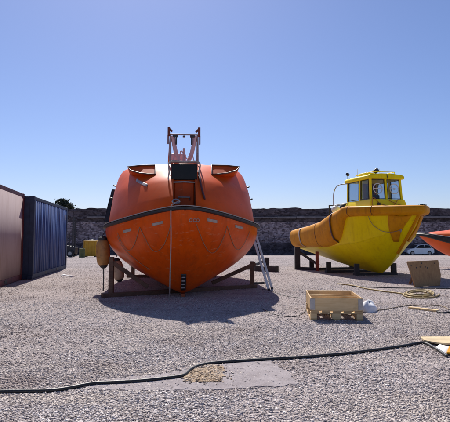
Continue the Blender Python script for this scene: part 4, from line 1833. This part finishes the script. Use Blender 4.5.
for x in (1.2, -1.2):
    for y in (-.76, .76):
        wl = MB().lathe([(.1, -.1), (.28, -.1), (.3, -.07), (.3, .07), (.28, .1), (.1, .1)], (x, y, .3), (0, 1, 0), 20).build('wheel', M['rubber'], car)
        MB().lathe([(.02, -.106), (.18, -.106), (.18, .106), (.02, .106)], (x, y, .3), (0, 1, 0), 14).build('rim', M['steel'], wl)
for y in (-.55, .55):
    MB().box((1.87, y, .66), (.12, .3, .12)).build('headlight', M['tape'], car, bevel=.03)
    MB().box((-1.9, y * 1.1, .86), (.1, .18, .2)).build('tail_light', M['red'], car, bevel=.02)
MB().box((1.93, 0, .36), (.1, 1.3, .16)).build('bumper', M['black'], car, bevel=.03)

# ------------------------------------------------------------------ timbers behind the ladder
def beam_thing(pts, w, h, mm_, label, name='timber_beam', grp='timbers lying beyond the ladder', cat='timber'):
    a, b_ = Vector(pts[0]), Vector(pts[1])
    m_ = MB().bar(Vector((0, 0, 0)), b_ - a, w, h)
    ob = m_.build(name, mm_, None, bevel=.01)
    ob.location = a
    tag(ob, label, cat, grp)
    return ob


beam_thing((on_ground(256, 271, .11), on_ground(277, 272, .11)), .25, .22, M['timber_dark'], 'thick dark timber lying nearest the ladder on the gravel')
beam_thing((on_ground(247, 269.5, .07), on_ground(262, 262.5, .07)), .16, .14, M['timber_dark'], 'slim dark timber lying slantwise behind the lifeboat post')
q = on_ground(267.5, 271.5)
beam_thing((q + Vector((.0, .45, 0)), q + Vector((.02, .47, .52))), .18, .20, M['timber_dark'], 'short dark timber block standing upright behind the ladder')
beam_thing((on_ground(251, 284.3, .025), on_ground(264, 283.6, .025)), .07, .05, M['timber_dark'], 'thin dark batten lying on the gravel at the ladder foot')

# ------------------------------------------------------------------ pallet with collar
fl, frr = on_ground(311.5, 320), on_ground(362.5, 321)
dirx = (frr - fl).normalized()
ang = math.atan2(dirx.y, dirx.x)
ang = -.10
cen = (fl + frr) / 2
pal = thing('pallet', 'new pine pallet standing on the gravel under a wooden collar', 'pallet', (cen.x, cen.y, 0), ang)
PW, PL = .80, 1.20
for k in range(3):
    x = (-PW / 2 + .05, 0, PW / 2 - .05)[k]
    MB().box((x, PL / 2, .011), (.10, PL, .022)).build('bottom_board', M['pine_y'], pal)
    for y in (.07, PL / 2, PL - .07):
        MB().box((x, y, .061), (.10 if k != 1 else .14, .14, .078)).build('block', M['pine'], pal, bevel=.004)
for y in (.05, PL / 2, PL - .05):
    MB().box((0, y, .111), (PW, .10, .022)).build('stringer_board', M['pine_wet'], pal, bevel=.002)
for x in (-.33, -.165, 0, .165, .33):
    MB().box((x, PL / 2, .133), (.12, PL, .021)).build('deck_board', M['pine_wet'], pal, bevel=.002)
rot = Matrix.Rotation(ang, 3, 'Z')
col = thing('pallet_collar', 'open pine collar box with steel corner hinges on top of the pallet', 'box', Vector((cen.x, cen.y, .1445)), ang)
CZ, CH = .0985, .195
MB().box((0, .012, CZ), (PW - .044, .02, CH)).build('side_board', M['pine'], col, bevel=.002)
MB().box((0, PL - .012, CZ), (PW - .044, .02, CH)).build('side_board', M['pine'], col, bevel=.002)
MB().box((-PW / 2 + .012, PL / 2, CZ), (.02, PL, CH)).build('side_board', M['pine_y'], col, bevel=.002)
MB().box((PW / 2 - .012, PL / 2, CZ), (.02, PL, CH)).build('side_board', M['pine_y'], col, bevel=.002)
for x in (-1, 1):
    for y in (0, PL):
        hm = MB()
        sg = -1 if y == 0 else 1
        hm.box((x * (PW / 2 - .035), y + sg * .002, CZ), (.075, .004, CH * .86))
        hm.box((x * (PW / 2 + .0005), y - sg * .035, CZ), (.004, .066, CH * .86))
        hm.build('corner_hinge', M['steel'], col)
for (a, b_, z, lab) in (((-.365, .30), (.365, .33), .0965, 'thin pine board standing upright inside the collar nearer its front'),
                        ((-.365, .80), (.365, .72), .085, 'thin pine board standing upright inside the collar at its far half')):
    A = rot @ Vector((a[0], a[1], 0)) + Vector((cen.x, cen.y, .1445 + z))
    B = rot @ Vector((b_[0], b_[1], 0)) + Vector((cen.x, cen.y, .1445 + z))
    ob = MB().bar(Vector((0, 0, 0)), B - A, .022, 2 * z - .002).build('board', M['pine'], None, bevel=.003)
    ob.location = A
    tag(ob, lab, 'board', 'boards standing in the pallet collar')

# white sack
sc_ = on_ground(368.5, 312)
rws = []
n1_, n2_ = 22, 9
for i in range(n2_):
    f = i / (n2_ - 1)
    rws.append([])
    for k_ in range(n1_):
        a = 2 * math.pi * k_ / n1_
        rx, ry = .125, .19
        r = (1 - f ** 2.4) ** .5 if f < 1 else .02
        sq = (abs(math.cos(a)) ** 3 + abs(math.sin(a)) ** 3) ** (-1 / 3)
        nz = 1 + .10 * math.sin(3 * a + 5 * f) + .06 * math.sin(7 * a - 3 * f)
        rws[-1].append(Vector((math.cos(a) * rx * r * sq * nz, math.sin(a) * ry * r * sq * nz + .1,   .175 * f * (1 + .15 * math.sin(2 * a)))))
mm = MB().rows(rws, closed=True)
mm.f.append(tuple(range(n1_ - 1, -1, -1)))
mm.f.append(tuple((n2_ - 1) * n1_ + k_ for k_ in range(n1_)))
o = mm.build('sack', M['sack'], None, sharp=70)
o.location = sc_
o.rotation_euler = (0, 0, -.3)
tag(o, 'crumpled white sack leaning on the right side of the pallet', 'sack')

# ------------------------------------------------------------------ plywood panel at right
p0, p1 = on_ground(413, 287), on_ground(442.5, 286)
lean = math.radians(14)
pc = (p0 + p1) / 2
pn = thing('plywood_sheet', 'weathered brown plywood panel with nail holes propped upright on the gravel', 'plywood', (pc.x, pc.y, 0), math.atan2((p1 - p0).y, (p1 - p0).x))
Rl = Matrix.Rotation(-lean, 3, 'X')
W0, W1, HH = .80, 1.02, .70
def pv(x, y, z):
    return Rl @ Vector((x, y, z)) + Vector((0, 0, .004))
mm = MB()
ol_ = [(-W0 / 2, 0), (W0 / 2, .012), (W0 / 2 + .09, .3), (W1 / 2 - .01, HH), (W1 / 2 - .3, HH - .01), (-W1 / 2, HH - .03), (-W1 / 2 + .05, .4)]
n_ = len(ol_)
mm.add([pv(x, 0, z) for x, z in ol_] + [pv(x, .03, z) for x, z in ol_],
       [tuple(range(n_)), tuple(range(2 * n_ - 1, n_ - 1, -1))] + [(i, (i + 1) % n_, n_ + (i + 1) % n_, n_ + i) for i in range(n_)])
mm.build('board', M['ply'], pn, bevel=.003)
for x, z in ((-.25, .50), (-.13, .52), (.04, .52), (.10, .49), (.26, .55), (-.40, .56), (-.06, .62), (.36, .61)):
    MB().box(pv(x, -.002, z), (.022, .004, .035), Rl).build('nail_hole', M['black'], pn)
for x in (-.36, .36):
    mm = MB().bar(pv(x, .055, .04), pv(x * 1.12, .055, HH - .05), .05, .05)
    mm.build('batten', M['timber'], pn)
    MB().bar((x * .5, .50, .03), pv(x * .5, .10, .5), .05, .05).build('prop', M['timber'], pn)
MB().bar(pv(-W1 / 2 + .06, .05, HH - .035), pv(W1 / 2 - .06, .05, HH - .02), .045, .04).build('top_batten', M['ply'], pn)

# ------------------------------------------------------------------ hoses, ropes, planks
def ground_line(name, pts, r, m_, label, cat, n=10, seg=8, lift=None):
    P = [on_ground(x, y, (r if lift is None else lift[i])) for i, (x, y) in enumerate(pts)]
    o_ = P[0].copy()
    ob = MB().tube([p - o_ for p in spline(P, n)], r, seg).build(name, m_, None, sharp=60)
    ob.location = o_
    tag(ob, label, cat)
    return ob


H_ = [(-14, 394.5), (0, 393.6), (25, 393), (45, 392.6), (62, 391), (80, 387.5), (95, 385), (115, 384), (140, 382.5), (165, 379.8), (183, 377), (190, 371.5), (198, 367.5), (212, 364.5), (245, 362), (280, 359.8), (315, 357.5), (350, 354.3), (380, 350.5), (405, 346.8), (423, 344), (436, 350), (447, 357.5)]
ground_line('hose', H_, .0155, M['hose'], 'long black rubber hose snaking across the gravel in the foreground', 'hose', 6, 10)
ground_line('hose', [(338, 284.3), (352, 286), (366, 289.2), (384, 292), (400, 294), (412, 296.5), (424, 298.5)], .018, M['yellow_hose'], 'brownish hose trailing from under the yellow boat to the coil', 'hose')
coilp = []
for k in range(64):
    a = k / 16 * 2 * math.pi
    rr_ = 1 - .11 * (k / 16) + .16 * math.sin(a * .43 + 1)
    px = 420 + 17.0 * rr_ * math.cos(a) + 1.8 * math.sin(a * .5)
    py = 294.8 + 3.4 * rr_ * math.sin(a) + .5 * math.sin(a * .6)
    p = on_ground(px, py, .02 + .008 * (k / 16))
    coilp.append(p)
o_ = coilp[0].copy()
ob = MB().tube([p - o_ for p in spline(coilp, 3)], .017, 8).build('hose_coil', M['yellow_hose'], None, sharp=60)
ob.location = o_
tag(ob, 'coil of yellowish hose lying on the gravel before the plywood panel', 'hose')
ground_line('cable', [(352, 286.8), (372, 287.6), (395, 288.3), (420, 288.6), (440, 288.8), (462, 289.2)], .012, M['black'], 'straight dark cable running past the foot of the plywood panel', 'cable')
ground_line('cable', [(376, 311), (388, 309.4), (398, 307.5), (410, 305.5), (424, 306.5), (440, 306), (449, 310)], .010, M['rope'], 'thin brown rope curling right from the white sack past the plank', 'rope')
ground_line('cable', [(310, 302), (307, 309), (301, 315), (293, 317), (280, 316), (268, 312), (262, 309)], .006, M['black'], 'thin dark wire curling left from the pallet over gravel', 'wire')
ground_line('cable', [(262, 289.5), (271, 291), (285, 296), (300, 298)], .006, M['black'], 'thin dark cord lying at the ladder foot', 'cord')
ob = beam_thing((on_ground(409.5, 308.5, .018), on_ground(438.5, 312, .018)), .09, .035, M['pine'], 'single pale plank lying on the gravel below the hose coil', 'plank', None, 'plank')
ground_line('rope_end', [(437, 312.2), (443, 313.5), (449, 312.8), (456, 314)], .013, M['hose'], 'short black hose end touching the tip of the pale plank', 'hose')

# plywood offcut, paper and wood bit at the lower right
pp = [on_ground(*p) for p in ((420.5, 340.2), (452, 340), (463, 346.5), (452, 347.5), (437, 346.4), (424, 343.6))]
oo = Vector((pp[0].x, pp[0].y, 0))
ob = MB().slab([(p.x - oo.x, p.y - oo.y) for p in pp], .028, .046).build('plywood_offcut', M['ply_pale'], None, bevel=.002)
ob.location = oo
tag(ob, 'pale plywood offcut lying flat at the lower right edge', 'offcut')
pts = [(435, 349), (440, 346.5), (448.5, 346), (449, 352), (447, 357), (441, 352.5)]
pp = [on_ground(*p) for p in pts]
oo = Vector((pp[0].x, pp[0].y, 0))
rws = []
cx_ = sum(p.x for p in pp) / 6 - oo.x
cy_ = sum(p.y for p in pp) / 6 - oo.y
mm = MB()
vs = [(p.x - oo.x, p.y - oo.y, .012 + (.016 if i % 2 else 0)) for i, p in enumerate(pp)] + [(cx_, cy_, .026)]
mm.add(vs, [(i, (i + 1) % 6, 6) for i in range(6)])
ob = mm.build('paper_scrap', M['paper'], None, sharp=10, solid=.003)
ob.location = oo
tag(ob, 'crumpled white paper scrap poking out under the plywood offcut', 'paper')
ob = beam_thing((on_ground(449, 356, .03), on_ground(451.5, 347.5, .012)), .05, .024, M['amber'], 'short orange painted stick beside the paper scrap', 'stick', None, 'stick')
# scraps near the container
for i, (px, py, lab) in enumerate(((64, 276, 'white paper scrap lying on gravel nearest the blue container corner'), (70.5, 277, 'white paper scrap lying right of another on the gravel'))):
    q = on_ground(px, py)
    mm = MB()
    mm.add([(-.10, -.12, .01), (.09, -.14, .03), (.13, .1, .015), (-.06, .16, .05), (0, 0, .05)], [(0, 1, 4), (1, 2, 4), (2, 3, 4), (3, 0, 4)])
    ob = mm.build('paper_scrap', M['paper'], None, sharp=10, solid=.003)
    ob.location = q
    ob.rotation_euler = (0, 0, i * 1.3)
    tag(ob, lab, 'paper')

# ------------------------------------------------------------------ camera, light, sky
cam = bpy.data.cameras.new('camera')
co = bpy.data.objects.new('camera', cam)
COL.objects.link(co)
co.location = (0, 0, CAM_H)
co.rotation_euler = (math.radians(90) + PITCH, 0, 0)
cam.sensor_width = 36
cam.sensor_fit = 'HORIZONTAL'
cam.lens = 36 * FPX / 450
cam.shift_y = -10 / 450
cam.clip_start = .05
cam.clip_end = 3000
S.camera = co

sun_to = Vector((-.19, .95, 1)).normalized()
sl = bpy.data.lights.new('sun', 'SUN')
sl.energy = 5.0
sl.angle = math.radians(.53)
sl.color = (1, .95, .88)
so = bpy.data.objects.new('sun', sl)
COL.objects.link(so)
so.rotation_euler = (-sun_to).to_track_quat('-Z', 'Y').to_euler()
so.location = (0, 0, 30)

w = bpy.data.worlds.new('World')
S.world = w
w.use_nodes = True
nt = w.node_tree
bg = nt.nodes['Background']
sky = nt.nodes.new('ShaderNodeTexSky')
sky.sky_type = 'NISHITA'
sky.sun_disc = False
sky.sun_elevation = math.asin(sun_to.z)
sky.sun_rotation = math.atan2(sun_to.x, sun_to.y)
sky.altitude = 0
sky.air_density = 1.0
sky.dust_density = .42
sky.ozone_density = 7.5
tint = nt.nodes.new('ShaderNodeMix')
tint.data_type = 'RGBA'
tint.blend_type = 'MULTIPLY'
tint.inputs['Factor'].default_value = 1
tint.inputs['B'].default_value = (1.05, .93, 1.0, 1)
nt.links.new(sky.outputs['Color'], tint.inputs['A'])
nt.links.new(tint.outputs['Result'], bg.inputs['Color'])
bg.inputs['Strength'].default_value = .081

S.view_settings.view_transform = 'Standard'
S.view_settings.look = 'None'
S.view_settings.exposure = .40
S.view_settings.gamma = 1
S.view_settings.use_curve_mapping = False
S.render.engine = 'CYCLES'
